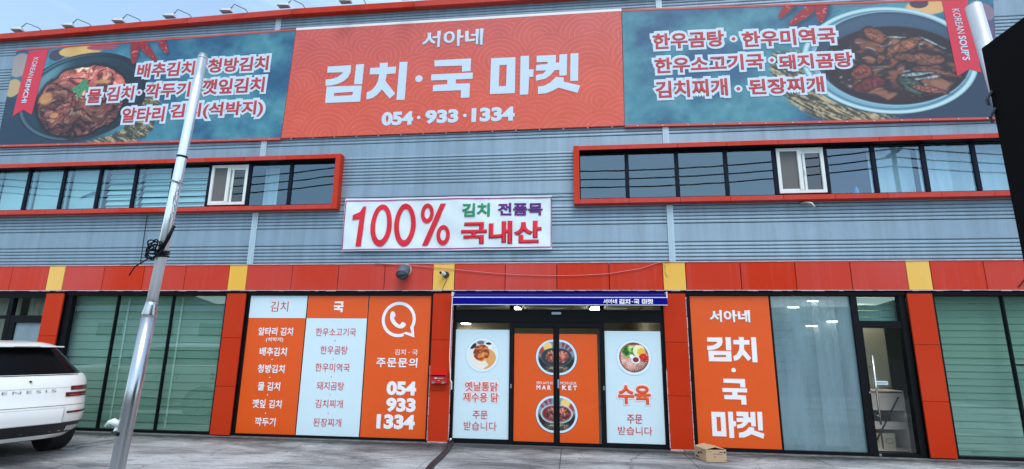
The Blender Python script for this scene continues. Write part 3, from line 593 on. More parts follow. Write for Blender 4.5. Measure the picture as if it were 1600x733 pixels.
# ---- centre banner: vermilion with overlapping wave arcs
c0 = [(-5.735, 5.655), (1.01, 5.672), (1.03, 8.064), (-5.668, 8.060)]
bc = banner('store_banner', c0, 'orange red banner with the big white shop name and telephone number', hem=False)
MB().prism([(-5.67, 8.061), (1.03, 8.065), (1.03, 8.12), (-5.672, 8.115)], -.058, -.014).build('white_top_rail', mat('white rail', alb(225, 225, 238), .5), bc)
P, I = quadgrid(*[(a, b) for a, b in c0], 640, 232)
X, Z = P[:, 0], P[:, 1]
col = np.zeros((len(X), 3)); g = np.clip((Z-5.65)/2.4, 0, 1)
col[:] = np.array([196, 82, 66]); col = mixc(col, (180, 82, 88), ss(.2, 1, g)*.8)
rw = np.random.RandomState(4); own = np.full(len(X), -1.0); rr = np.zeros(len(X)); rows = []
z = 8.25; k = 0
while z > 5.2:
    x = -6.2 + (k % 2)*.47
    while x < 1.7:
        rows.append((x+rw.uniform(-.1, .1), z+rw.uniform(-.07, .07), rw.choice([.30, .46, .58, .46]))); x += rw.uniform(.62, .98)
    z -= .235; k += 1
for (cx, cz, R_) in rows:
    d = np.hypot(X-cx, (Z-cz)*1.05); m_ = d < R_; rr[m_] = (R_-d[m_])
line = (np.abs(((rr+.012) % .095)-.012) < .0085) & (rr > 0)
col = mixc(col, (214, 104, 88), line*.7)
col += (fbm(X*3, Z*3, 3, 9)[:, None]-.5)*12
sheet('printed_waves', P, I, col, YB-.0015, bc)
GY = YB-.006
for ch, b_ in (('김', (-4.911,-4.123,6.375,7.2)), ('치', (-4.022,-3.218,6.374,7.204)), ('국', (-2.715,-1.879,6.363,7.202)), ('마', (-1.53,-.684,6.374,7.198)), ('켓', (-.634,.208,6.365,7.199))):
    x0, x1, z0, z1 = b_
    glyph(ch, x0, x1, z0, z1, GY, PW, bc)
dot(-2.963, 6.815, .075, GY, PW, bc, 20)
ltext([('서아네', -2.95, -1.69, 7.482, 7.856)], GY, PW, bc, .035)
ltext([('054', -3.678, -3.035, 5.835, 6.128),('933', -2.80, -2.135, 5.838, 6.132),('1334', -1.88, -1.04, 5.842, 6.138)], GY, PW, bc, .055)
dot(-2.925, 5.985, .036, GY, PW, bc, 14); dot(-2.01, 5.99, .036, GY, PW, bc, 14)
# ---- left banner
cL = [(-12.19, 5.722), (-5.746, 5.662), (-5.676, 8.055), (-12.245, 7.955)]
bL = banner('kimchi_banner', cL, 'teal banner with a bowl of kimchi and the ribbon KOREAN KIMCHI')
def teal(X, Z, s):
    col = np.zeros((len(X), 3)); n = fbm(X*1.3, Z*1.6, 5, s); n2 = fbm(X*9, Z*9, 3, s+5)
    col[:] = (56, 122, 152); col = mixc(col, (30, 84, 128), ss(.45, .75, n)); col = mixc(col, (84, 150, 172), ss(.55, .3, n)*.6)
    return col+(n2[:, None]-.5)*22
def chili(col, X, Z, ax, az, bx, bz, w):
    d, t = seg(X, Z, ax, az, bx, bz); r = w*(1-.55*t**2); m_ = ss(1.12, .95, d/r)
    sh_ = mixc(col, (20, 40, 60), ss(1.9, 1.0, np.hypot(0*d, seg(X-.03, Z+.04, ax, az, bx, bz)[0])/r)*.5)
    c = mixc(np.zeros_like(col)+np.array([140, 26, 44.]), (214, 130, 140), ss(.62, .8, fbm(X*22, Z*22, 2, 3))*.8)
    return sh_*(1-m_[..., None])+c*m_[..., None]
def rope(col, X, Z, m_, ang, s=40):
    u = X*math.cos(ang)+Z*math.sin(ang); v = -X*math.sin(ang)+Z*math.cos(ang); n = fbm(u*5, v*s, 3, 8)+.35*fbm(X*30, Z*30, 2, 4)
    c = mixc(np.zeros_like(col)+np.array([54, 60, 58.]), (176, 166, 140), ss(.55, .95, n))
    return col*(1-m_[..., None])+c*m_[..., None]
def kimchi(X, Z, s=1.0, seed=3):
    wx = X*s+.45*fbm(X*s*2.6, Z*s*2.6, 3, seed); wz = Z*s+.45*fbm(X*s*2.6+9, Z*s*2.6, 3, seed+1)
    r = np.abs(fbm(wx*3.2, wz*7.0, 4, seed+2)*2-1); r2 = np.abs(fbm(wx*8.5, wz*6.0, 3, seed+4)*2-1); n = fbm(wx*9, wz*14, 3, seed+7); big = fbm(X*s*2.2, Z*s*2.2, 3, seed+11)
    c = np.zeros((len(X), 3)); c[:] = (122, 56, 54); c = mixc(c, (172, 92, 80), ss(.06, .26, r)); c = mixc(c, (204, 148, 128), ss(.5, .64, n)*ss(.05, .3, r)*.9); c = mixc(c, (232, 196, 172), ss(.62, .72, n)*ss(.12, .35, r2)*.8)
    c = mixc(c, (44, 14, 22), ss(.10, .0, r)*.9); c = mixc(c, (60, 18, 26), ss(.06, .0, r2)*.8); return c*(.66+.50*ss(.3, .7, big))[..., None]
P, I = quadgrid(*cL, 620, 226); X, Z = P[:, 0], P[:, 1]
col = teal(X, Z, 1)
col = mixc(col, (30, 50, 76), ss(7.3, 6.5, Z+.25*(X+11.4))*ss(-9.2, -10.2, X)*.85)                   # slate board under the bowl
col = mixc(col, (188, 164, 128), ss(.5, .62, fbm(X*1.8, Z*1.8, 2, 31))*ss(-9.9, -10.3, X)*ss(7.45, 7.7, Z)) # potatoes and peel behind
for (cx, cz, rx, rz, cc) in ((-12.08, 7.6, .26, .3, (150,150,158)), (-12.12, 7.05, .2, .22, (176,160,128)), (-11.2, 7.8, .2, .14, (66,62,92)), (-10.75, 7.86, .42, .13, (206,176,112)), (-10.1, 7.93, .4, .07, (150,70,92))):
    d, u, v = ell(X, Z, cx, cz, rx, rz); col = mixc(col, cc, ss(1.05, .92, d))
mm = ss(.98, 1.0, ell(X, Z, -10.3, 6.75, 1.42, 1.0, -.25)[0]+.06*fbm(X*14, Z*14, 2, 6)) * ss(1.12, 1.06, ell(X, Z, -10.0, 6.5, 1.45, .98, -.2)[0]+.08*fbm(X*16, Z*16, 2, 6)) * ss(-10.3, -9.8, X)*ss(6.95, 6.85, Z)
col = rope(col, X, Z, mm, -.5)
d, u, v = ell(X, Z, -10.38, 6.78, 1.52, 1.02, .08)
col = mixc(col, (22, 34, 50), ss(1.01, .995, d)); col = mixc(col, (74, 112, 138), ss(.99, .97, d)*ss(.9, .96, d)*ss(-.7, .6, -u)*.9)
col = mixc(col, (28, 58, 80), ss(.93, .88, d)); col = mixc(col, (104, 158, 178), ss(.93, .86, d)*ss(-.35, -.75, u-.3*v)*ss(-.2, .4, v)*.8); col = mixc(col, (16, 26, 40), ss(.95, .8, d)*ss(.1, .8, u)*.7)
kd, ku, kv = ell(X, Z, -10.36, 6.68, 1.06, .84, .1); kd = kd+.16*(fbm(X*4.5, Z*4.5, 3, 12)-.5)
col = mixc(col, (16, 12, 20), ss(1.1, .98, kd)*.8)
m_ = ss(1.0, .95, kd)[..., None]; kc = kimchi(X, Z); kc = kc*(.62+.48*ss(-.9, .7, kv+.3*ku))[..., None]+np.array([4., 8., 14.]); col = col*(1-m_)+kc*m_
for (cx, cz, rx, rz) in ((-11.24, 6.76, .17, .16), (-10.95, 6.35, .12, .07), (-9.95, 7.1, .2, .05)): col = mixc(col, (190, 146, 96), ss(1.1, .7, ell(X, Z, cx, cz, rx, rz)[0])*.8)
for (cx, cz, a) in ((-10.52, 6.97, .3), (-10.36, 7.0, -.6), (-10.45, 6.88, 1.4), (-10.42, 7.07, .9)): col = mixc(col, (66, 140, 104), ss(1.05, .9, ell(X, Z, cx, cz, .14, .075, a)[0])); col = mixc(col, (24, 96, 64), ss(.12, .03, np.abs(ell(X, Z, cx, cz, .14, .075, a)[2]))*ss(1, .9, ell(X, Z, cx, cz, .14, .075, a)[0])*.7)
for q in ((-9.34, 7.97, -9.30, 7.53, .10), (-9.17, 7.95, -8.80, 7.56, .085), (-8.72, 7.97, -8.56, 7.72, .075)): col = chili(col, X, Z, *q)
sheet('printed_kimchi_bowl', P, I, col, YB-.0015, bL)
OUT = .15
def outlined(lines, y, par):
    for s, *bb in lines:
        k = (bb[3]-bb[2]); g_ = .165*k
        text(s, (bb[0]-g_, bb[1]+g_, bb[2]-g_, bb[3]+g_), y, PW, par, OUT, name='letter_outline', th=.002)
        text(s, bb, y-.0035, PR_, par, .030, th=.002)
def odot(x, z, y, par): dot(x, z, .075, y, PW, par, 18); dot(x, z, .034, y-.0035, PR_, par, 14)
outlined([('배추김치', -9.168, -7.847, 7.14, 7.474),('청방김치', -7.554, -6.196, 7.174, 7.503),('물', -10.243, -9.912, 6.604, 6.928),('김치', -9.791, -9.162, 6.628, 6.966),
 ('깍두기', -8.899, -7.875, 6.652, 6.992),('깻잎김치', -7.611, -6.228, 6.68, 7.023),('알타리', -9.34, -8.372, 6.116, 6.456),('김치(석박지)', -8.242, -6.192, 6.14, 6.499)], GY, bL)
for q in ((-9.038, 6.797), (-7.70, 7.33), (-7.745, 6.84)): odot(*q, GY, bL)
MB().prism([(-11.929,7.93),(-11.956,6.378),(-11.719,6.516),(-11.493,6.396),(-11.437,7.94)], YB-.007, YB-.004).build('ribbon', PRIB, bL)
vtext('KOREAN', (-11.69, 7.76), (-11.735, 7.27), .12, YB-.010, PW, bL, .0); vtext('KIMCHI', (-11.745, 7.235), (-11.75, 6.68), .13, YB-.010, PW, bL, .03)
# ---- right banner
cR = [(1.018, 5.68), (7.36, 5.585), (7.62, 7.86), (1.045, 8.058)]
bR = banner('soup_banner', cR, "teal banner with a bowl of beef soup and the ribbon KOREAN SOUP'S")
P, I = quadgrid(*cR, 620, 226); X, Z = P[:, 0], P[:, 1]
col = teal(X, Z, 41)
col = mixc(col, (34, 52, 82), ss(4.6, 5.4, X+.5*(6.4-Z))*ss(6.9, 6.2, Z-.12*(X-6))*.9)
for (cx, cz, rx, rz, cc) in ((6.5, 7.78, .36, .16, (206,170,120)), (6.38, 7.86, .16, .1, (70,56,84)), (7.4, 7.6, .2, .2, (128,112,140)), (7.46, 7.2, .15, .25, (84,80,120)), (5.3, 7.9, .4, .05, (84, 110, 140))): col = mixc(col, cc, ss(1.08, .9, ell(X, Z, cx, cz, rx, rz)[0]))
mm = ss(1.0, 1.02, ell(X, Z, 5.7, 6.77, 1.45, 1.05)[0])*ss(1.16, 1.1, ell(X, Z, 5.45, 6.6, 1.62, 1.1, -.1)[0]+.08*fbm(X*16, Z*16, 2, 6))*ss(5.9, 5.4, X)*ss(7.1, 6.95, Z)
col = rope(col, X, Z, mm, -.6)
for q in ((4.14, 7.97, 3.94, 7.75, .07), (4.50, 7.88, 4.13, 7.58, .085), (4.70, 7.93, 4.66, 7.63, .10)): col = chili(col, X, Z, *q)
d, u, v = ell(X, Z, 5.72, 6.77, 1.47, 1.06, -.06)
col = mixc(col, (112, 166, 196), ss(1.005, .99, d)); col = mixc(col, (196, 228, 240), ss(.05, .0, np.abs(d-.965))*.8); col = mixc(col, (66, 108, 146), ss(.035, .0, np.abs(d-.915))*.8)
d2, u2, v2 = ell(X, Z, 5.78, 6.80, 1.30, .93, -.06)
col = mixc(col, (40, 66, 98), ss(1.01, .99, d2)); col = mixc(col, (62, 96, 130), ss(1.0, .9, d2)*ss(.2, .7, v2)*.6); col = mixc(col, (150, 190, 214), ss(.02, .0, np.abs(d2-1.0))*.8)
d3, u3, v3 = ell(X, Z, 5.80, 6.66, 1.20, .77, -.04)
col = mixc(col, (28, 22, 34), ss(1.02, .97, d3)); col = mixc(col, (84, 26, 36), ss(1, .6, d3)*ss(.1, -.8, v3)*.7)
fd, fu, fv = ell(X, Z, 5.80, 6.62, 1.08, .66, -.12); fd = fd+.35*(fbm(X*3.2, Z*3.2, 3, 22)-.5)
wx = X+.3*fbm(X*2.5, Z*2.5, 2, 51); wz = Z+.3*fbm(X*2.5+4, Z*2.5, 2, 52); r = np.abs(fbm(wx*2.0, wz*3.6, 4, 53)*2-1); n = fbm(wx*4, wz*9, 3, 54)
fc = np.zeros((len(X), 3)); fc[:] = (44, 30, 38); fc = mixc(fc, (142, 84, 62), ss(.1, .28, r)); fc = mixc(fc, (178, 128, 98), ss(.5, .66, n)*ss(.12, .3, r)*.8); fc = mixc(fc, (160, 196, 214), ss(.70, .78, fbm(wx*5, wz*22, 2, 57))*.8)
m_ = ss(1.0, .9, fd)[..., None]; col = col*(1-m_)+fc*m_
for (cx, cz, rx, rz, a, cc) in ((5.58, 7.25, .22, .13, -.5, (150,86,62)), (5.95, 6.98, .42, .10, .5, (156,98,70)), (6.3, 6.75, .40, .11, -.15, (134,84,68)), (6.45, 6.48, .36, .07, -.25, (120,74,66)), (5.25, 6.55, .2, .12, .3, (150,70,58)), (5.35, 6.3, .3, .1, .35, (112,38,42)), (6.0, 6.25, .26, .12, -.8, (66,92,84)), (6.3, 6.15, .28, .05, -.25, (158,92,76)), (6.1, 6.45, .3, .03, .05, (150,196,214)), (6.35, 6.38, .22, .025, .1, (170,205,220)), (5.9, 7.2, .2, .02, -.1, (160,196,210)), (6.5, 7.05, .22, .018, -.6, (160,196,214))):
    dd = ell(X, Z, cx, cz, rx, rz, a)[0]+1.1*(fbm(X*7, Z*7, 4, 61)-.5); g_ = fbm(X*30*abs(math.cos(a))+Z*8, Z*34, 3, 63); col = mixc(col, (20, 14, 22), ss(1.35, 1.0, dd)*.8); col = mixc(col, cc, ss(1.0, .85, dd)*.9); col = mixc(col, tuple(min(255, q*1.35+12) for q in cc), ss(.9, .4, dd)*ss(.5, .7, g_)*.8); col = mixc(col, tuple(q*.45 for q in cc), ss(1, .8, dd)*ss(.45, .3, g_)*.7)
col = mixc(col, (46, 44, 60), ss(1, .97, d3)*.28); sheet('printed_soup_bowl', P, I, col, YB-.0015, bR)
outlined([('한우곰탕', 1.6, 2.907, 7.192, 7.528),('한우미역국', 3.23, 4.883, 7.143, 7.47),('한우소고기국', 1.61, 3.577, 6.69, 7.011),('돼지곰탕', 3.84, 5.111, 6.652, 6.95),('김치찌개', 1.602, 2.9, 6.188, 6.535),('된장찌개', 3.27, 4.57, 6.182, 6.49)], GY, bR)
for q in ((3.078, 7.333), (3.723, 6.857), (3.087, 6.311)): odot(*q, GY, bR)
MB().prism([(6.768,7.88),(6.795,6.376),(7.016,6.513),(7.186,6.421),(7.191,7.87)], YB-.007, YB-.004).build('ribbon', PRIB, bR)
vtext('KOREAN', (6.965, 7.70), (6.985, 7.20), .12, YB-.010, PW, bR, .0); vtext("SOUP'S", (6.99, 7.155), (6.99, 6.67), .13, YB-.010, PW, bR, .03)

# ================================================================ CLOTH BANNER 100%
hb = thing('cloth_banner', (-2.3, -.03, 3.35), 'white cloth banner reading 100% with purple border, hung on the ribbed wall', 'banner')
nx, nz = 160, 40; cc4 = [(-4.285, 3.345), (-.342, 3.345), (-.344, 4.352), (-4.283, 4.372)]
P, I = quadgrid(*cc4, nx, nz)
def wav(x, z): return -.050-.014*math.sin(x*2.3+z*3)-.008*math.sin(x*6-z*4)-.004*math.sin(x*11+z*13)
me = bpy.data.meshes.new('cloth'); me.from_pydata([(p[0], wav(p[0], p[1]), p[1]) for p in P], [], I.tolist()); link('cloth', me, mat('white cloth', alb(200, 224, 246), .7), hb, smooth=True)
def drape(o, off):
    for v in o.data.vertices:
        v.co.y = v.co.y-off + wav(v.co.x, v.co.z)
PUR = mat('purple border', alb(150, 30, 130), .6)
b = MB(); e = [(-4.272, 3.372), (-.356, 3.385), (-.352, 4.318), (-4.262, 4.322)]
for (a, c_) in ((0,1),(1,2),(2,3),(3,0)):
    n = 24
    for i in range(n):
        p = [e[a][k]+(e[c_][k]-e[a][k])*i/n for k in (0,1)]; q = [e[a][k]+(e[c_][k]-e[a][k])*(i+1)/n for k in (0,1)]
        if a in (0, 2): lo, hi = sorted((p, q)); b.prism([(lo[0], lo[1]-.009), (hi[0], hi[1]-.009), (hi[0], hi[1]+.009), (lo[0], lo[1]+.009)], -.002, .0)
        else: lo, hi = sorted((p, q), key=lambda t: t[1]); b.prism([(lo[0]-.008, lo[1]), (lo[0]+.008, lo[1]), (hi[0]+.008, hi[1]), (hi[0]-.008, hi[1])], -.002, .0)
drape(b.build('printed_border', PUR, hb), .008)
CRIM = mat('crimson print', alb(196, 18, 44), .6)
def digit1(x0, x1, z0, z1): return curve_fill([[(x0+u*(x1-x0), z0+v*(z1-z0)) for u, v in ((.42,0),(.86,0),(1,1),(.78,1),(.55,.86),(.02,.78),(.0,.66),(.56,.68))]], 'lettering', 0, CRIM, hb)
o = digit1(-4.11, -3.865, 3.43, 4.21); drape(o, .013)
for x0, x1 in ((-3.745, -3.335), (-3.29, -2.88)):
    cx, cz = (x0+x1)/2, 3.835; o = curve_fill([ring(cx, cz, .41, 40, (x1-x0)/2), ring(cx, cz+.01, .30, 36, (x1-x0)/2-.092)], 'lettering', 0, CRIM, hb); drape(o, .013)
for lp in ([ring(-2.665, 4.05, .19, 30, .125), ring(-2.665, 4.055, .108, 24, .055)], [ring(-2.345, 3.63, .19, 30, .125), ring(-2.345, 3.635, .108, 24, .055)], [[(-2.735,3.435),(-2.63,3.435),(-2.31,4.23),(-2.415,4.23)]]):
    drape(curve_fill(lp, 'lettering', 0, CRIM, hb), .013)
for s, m_, bb, bo in (('김치', mat('green print', alb(16, 140, 100), .6), (-2.003,-1.483,3.969,4.228), .035), ('전품목', mat('violet print', alb(84, 10, 130), .6), (-1.334,-.508,3.98,4.222), .035), ('국내산', CRIM, (-2.01,-.528,3.452,3.881), .04)):
    drape(text(s, bb, 0, m_, hb, bo), .013)
b = MB()
for x, z in ((-4.28,4.36),(-.35,4.34),(-4.28,3.36),(-.35,3.36)): b.tube([(x, -.05, z), (x+(-.09 if x < -2 else .2), -.01, z+(.02 if z > 4 else -.02))], .004, 5)
b.build('tie_string', mat('string', (.5,.5,.5), .8), hb)

# ================================================================ GROUND FLOOR STICKERS
SY = .058; LY = SY-.004
def sticker(name, x0, x1, z0, z1, m, label, cat='sign', group=None):
    t = thing(name, ((x0+x1)/2, SY, z0), label, cat, group); B('vinyl_sheet', (x0, x1, SY, SY+.03, z0, z1), m, t); return t
MG = 'menu stickers left of the entrance'
m1 = sticker('menu_sticker', -6.052, -4.922, .035, 2.530, STO, 'orange kimchi menu sticker with a white header, leftmost of three', group=MG)
B('header_block', (-6.050, -4.924, SY-.002, SY, 2.108, 2.529), STW, m1)
ltext([('김치', -5.636, -5.284, 2.224, 2.415)], LY, STR, m1, .0)
ltext([('알타리 김치', -5.825, -5.144, 1.781, 1.93),('배추김치', -5.755, -5.224, 1.41, 1.567),('청방김치', -5.758, -5.232, 1.109, 1.259),('물 김치', -5.716, -5.286, 0.798, 0.95),('깻잎', -5.786, -5.532, 0.492, 0.642),('김치', -5.470, -5.222, 0.494, 0.640),('깍두기', -5.704, -5.304, 0.186, 0.333)], LY, LTW, m1, .03)
ltext([('(석박지)', -5.656, -5.318, 1.66, 1.752)], LY, LTW, m1, .02)
for x, z in ((-5.498,1.35),(-5.501,1.032),(-5.51,.726),(-5.512,.408)): dot(x, z, .011, LY, LTW, m1, 8)
m2 = sticker('menu_sticker', -4.902, -3.737, .035, 2.530, STW, 'white soup menu sticker with an orange header, middle of three', group=MG)
B('header_block', (-4.900, -3.739, SY-.002, SY, 2.108, 2.529), STO, m2)
g0 = glyph('국', -4.391, -4.203, 2.219, 2.417, LY, LTW, m2)
ltext([('한우소고기국', -4.696, -3.926, 1.786, 1.93),('한우곰탕', -4.576, -4.06, 1.462, 1.608),('한우미역국', -4.645, -3.996, 1.156, 1.299),('돼지곰탕', -4.585, -4.076, 0.835, 0.976),('김치찌개', -4.584, -4.074, 0.528, 0.668),('된장찌개', -4.592, -4.076, 0.212, 0.35)], LY, STR, m2, .0)
for x, z in ((-4.313,1.704),(-4.318,1.376),(-4.325,1.07),(-4.326,.756),(-4.331,.437)): dot(x, z, .009, LY, STR, m2, 8)
m3 = sticker('phone_order_sticker', -3.717, -2.548, .035, 2.530, STO, 'orange telephone order sticker with a white speech bubble and handset, rightmost of three', group=MG)
def arc(cx, cz, r, a0, a1, n): return [(cx+r*math.cos(math.radians(a0+(a1-a0)*i/n)), cz+r*math.sin(math.radians(a0+(a1-a0)*i/n))) for i in range(n+1)]
bx_, bz_ = -3.135, 2.094
curve_fill([arc(bx_, bz_, .318, -26, 290, 44)+[(bx_+.115, bz_-.255), (-2.825, 1.773)], arc(bx_, bz_, .262, -32, 293, 40)+[(bx_+.15, bz_-.222), (-2.88, 1.845)]], 'speech_bubble', LY, LTW, m3)
hs = []
for i in range(13):
    a = math.radians(200+70*i/12); hs.append((bx_+.10+.27*math.cos(a), bz_+.13+.27*math.sin(a)))
inn = []
for i in range(13):
    a = math.radians(262-54*i/12); inn.append((bx_+.10+.20*math.cos(a), bz_+.13+.20*math.sin(a)))
curve_fill([[(bx_-.165,bz_+.02),(bx_-.163,bz_+.10),(bx_-.148,bz_+.135),(bx_-.115,bz_+.148),(bx_-.085,bz_+.128),(bx_-.063,bz_+.075),(bx_-.075,bz_+.045),(bx_-.092,bz_+.025),(bx_-.06,bz_-.035),(bx_-.01,bz_-.082),(bx_+.03,bz_-.098),(bx_+.05,bz_-.06),(bx_+.075,bz_-.045),(bx_+.125,bz_-.065),(bx_+.142,bz_-.095),(bx_+.12,bz_-.135),(bx_+.075,bz_-.16),(bx_+.03,bz_-.162),(bx_-.04,bz_-.14),(bx_-.10,bz_-.09),(bx_-.145,bz_-.035)]], 'handset_mark', LY, LTW, m3)
ltext([('김치 · 국', -3.175, -2.75, 1.461, 1.564)], LY, LTW, m3, .01)
ltext([('주문문의', -3.506, -2.746, 1.245, 1.414)], LY, LTW, m3, .032, space=1.15)
ltext([('054', -3.287, -2.746, 0.766, 1.009),('933', -3.278, -2.74, 0.482, 0.726),('1334', -3.432, -2.74, 0.2, 0.446)], LY, LTW, m3, .055)
# right hand shop name sticker
ms = sticker('shop_name_sticker', 2.022, 3.318, .07, 2.528, STO, 'tall orange sticker with the white shop name, right of the entrance')
ltext([('서아네', 2.327, 2.997, 2.075, 2.282)], LY, LTW, ms, .045)
for ch, bb in (('김', (2.257, 2.652, 1.43, 1.83)), ('치', (2.673, 3.059, 1.423, 1.834)), ('국', (2.458, 2.849, .745, 1.152)), ('마', (2.252, 2.636, .222, .629)), ('켓', (2.648, 3.066, .227, .638))): glyph(ch, *bb, LY, LTW, ms)
dot(2.66, 1.292, .036, LY, LTW, ms, 16)

# ---- pictures in circles
def pic_chicken(X, Z, cx, cz, R_):
    x = (X-cx)/R_; z = (Z-cz)/R_; col = np.zeros((len(X), 3)); col[:] = (206, 222, 238)
    col = mixc(col, (196, 200, 214), ss(.5, .8, z)); col = mixc(col, (30, 26, 34), ss(1, .9, ell(x, z, -.72, .62, .3, .22, .5)[0])); col = mixc(col, (90, 104, 130), ss(1, .9, ell(x, z, -.15, .85, .28, .14)[0]))
    col = mixc(col, (208, 156, 96), ss(1, .96, ell(x, z, .25, -.28, .75, .74, -.3)[0])); col = mixc(col, (224, 220, 224), ss(1, .96, np.maximum(np.abs((x+.25)*.8+(z+.45)*.6)/.42, np.abs(-(x+.1)*.6+(z+.35)*.8)/.62)))
    col = mixc(col, (240, 240, 246), ss(1, .95, ell(x, z, .42, .68, .30, .28)[0])); col = mixc(col, (36, 16, 20), ss(1, .9, ell(x, z, .44, .78, .22, .10)[0]))
    d = ell(x, z, -.1, .12, .60, .62, -.5)[0]+.22*(fbm(x*3, z*3, 3, 71)-.5); n = fbm(x*3+.6*fbm(x*4, z*4, 2, 3), z*7, 4, 72)
    c = np.zeros_like(col)+np.array([150, 70, 24.]); c = mixc(c, (224, 150, 78), ss(.45, .65, n)); c = mixc(c, (92, 34, 14), ss(.42, .3, n)*.8); c = mixc(c, (240, 208, 160), ss(.66, .75, n)*.7)
    m_ = ss(1, .93, d)[..., None]; return col*(1-m_)+c*m_
def pic_platter(X, Z, cx, cz, R_):
    x = (X-cx)/R_; z = (Z-cz)/R_; a = np.arctan2(z-(-.12), x-.12); col = np.zeros((len(X), 3)); col[:] = (216, 196, 196)
    n = fbm(x*5, z*5, 3, 81); st = .5+.5*np.sin(a*34+4*n); meat = mixc(mixc(col, (196, 140, 130), ss(.3, .8, n)), (96, 44, 40), ss(.93, 1, st)*.8); meat = mixc(meat, (120, 60, 52), ss(.82, .98, np.hypot(x, z))*.8)
    col = meat; green = mixc(np.zeros_like(col)+np.array([70, 140, 50.]), (196, 232, 150), ss(.5, .7, fbm(x*4, z*9, 3, 82))); green = mixc(green, (26, 70, 30), ss(.42, .3, fbm(x*4, z*9, 3, 82)))
    m_ = (ss(1, .93, ell(x, z, -.28, .38, .52, .42, -.1)[0]+.2*(n-.5)))[..., None]; col = col*(1-m_)+green*m_
    col = mixc(col, (242, 236, 196), ss(1, .93, ell(x, z, .36, .42, .42, .46, .3)[0])); col = mixc(col, (240, 182, 60), ss(1, .9, ell(x, z, .52, .35, .3, .3)[0]+.3*(n-.5)))
    red = mixc(np.zeros_like(col)+np.array([190, 30, 30.]), (240, 130, 110), ss(.55, .75, fbm(x*7, z*7, 2, 84))); m_ = ss(1, .92, ell(x, z, .70, -.02, .40, .30, .1)[0]+.2*(n-.5))[..., None]; col = col*(1-m_)+red*m_
    col = mixc(col, (20, 18, 22), ss(.5, .9, st)*ss(.15, .5, x-.9*z-.35)*ss(.1, -.2, z)); col = mixc(col, (110, 50, 40), ss(.80, .88, z)); col = mixc(col, (60, 66, 90), ss(.9, .95, z))
    col = mixc(col, (240, 244, 250), ss(1, .94, ell(x, z, .12, -.16, .30, .26)[0])); col = mixc(col, (238, 244, 250), ss(1, .94, ell(x, z, -.14, .06, .16, .14, -.6)[0])); return mixc(col, (120, 30, 50), ss(1, .92, ell(x, z, .12, -.16, .22, .18)[0]))
def pic_bowl(X, Z, cx, cz, R_, soup):
    x = (X-cx)/R_; z = (Z-cz)/R_; col = np.zeros((len(X), 3)); n = fbm(x*4, z*4, 3, 90)
    col[:] = (120, 140, 168) ; sx = -1 if not soup else 1
    col = mixc(col, (222, 196, 120), ss(1, .9, ell(x, z, .42*sx, .72, .36, .28)[0]+.3*(n-.5))); col = mixc(col, (150, 60, 50), ss(1, .9, ell(x, z, .8*sx, .45, .2, .3)[0]))
    for q in ((-.6*sx, .9, -.42*sx, .6, .09), (-.85*sx, .6, -.62*sx, .42, .08), (-.25*sx, .95, -.2*sx, .7, .07)): col = chili(col, x, z, *q)
    col = mixc(col, (24, 24, 30), ss(.15, -.25, z)); col = rope(col, x, z, ss(-.5, -.62, z)*ss(.7, .4, np.abs(x))*.9, .2, 9)
    d, u, v = ell(x, z, 0, .02, .84, .58); col = mixc(col, (200, 214, 226) if soup else (66, 84, 104), ss(1, .97, d)); col = mixc(col, (110, 130, 150) if soup else (34, 42, 52), ss(.93, .9, d))
    d, u, v = ell(x, z, 0, .04, .72, .46); col = mixc(col, (120, 22, 20) if soup else (40, 48, 58), ss(1, .96, d))
    kd = ell(x, z, .02, .03, .60, .40)[0]+.3*(fbm(x*4, z*4, 3, 93)-.5); k = kimchi(x, z, 2.6, 95)*1.12
    if soup: k = mixc(k, (40, 18, 20), ss(.5, .7, fbm(x*5, z*5, 2, 99))*.7)
    m_ = ss(1, .92, kd)[..., None]; return col*(1-m_)+k*m_
def poster(x0, x1, z0, z1, label, cx, cz, R_, R2, fn):
    t = sticker('window_poster', x0, x1, z0, z1, STW, label, 'poster', 'white posters on the two side windows')
    curve_fill([ring(cx, cz, R2, 40), ring(cx, cz, R2-.012, 40)], 'picture_ring', LY+.001, mat('ring blue', alb(168, 206, 238), .5), t)
    curve_fill([ring(cx, cz, R2-.012, 40)], 'picture_mount', LY+.001, mat('mount white', alb(204, 230, 250), .5), t)
    P, I = discgrid(cx, cz, R_, 64); sheet('printed_dish', P, I, fn(P[:, 0], P[:, 1], cx, cz, R_), LY-.003, t); return t
pl = poster(-2.066, -1.100, .090, 1.923, 'white poster with fried chicken picture on the window left of the doors', -1.577, 1.487, .248, .300, pic_chicken)
ORL = mat('rust letter', alb(196, 70, 60), .5); HALO = mat('peach halo', alb(216, 214, 232), .5)
for s, *bb in (('옛날통닭', -1.872, -1.294, 0.872, 1.026),('제수용 닭', -1.898, -1.282, 0.694, 0.846)):
    text(s, (bb[0]-.02, bb[1]+.02, bb[2]-.02, bb[3]+.02), LY+.001, HALO, pl, .1, name='letter_outline', th=.001); text(s, bb, LY-.002, ORL, pl, .014)
ltext([('주문', -1.723, -1.464, 0.408, 0.546)], LY, STR, pl, .01); ltext([('받습니다', -1.874, -1.305, 0.224, 0.366)], LY, STR, pl, .0)
pr = poster(.554, 1.500, .090, 1.917, 'white poster with boiled pork platter picture on the window right of the doors', 1.040, 1.477, .248, .300, pic_platter)
text('수육', (.73, 1.318, .685, 1.045), LY+.001, HALO, pr, .12, name='letter_outline', th=.001); text('수육', (.756, 1.292, .71, 1.02), LY-.002, mat('orange letter', alb(214, 84, 34), .5), pr, .04)
ltext([('주문', .891, 1.142, .401, .547)], LY, STR, pr, .012); ltext([('받습니다', .738, 1.296, .224, .356)], LY, STR, pr, .0)
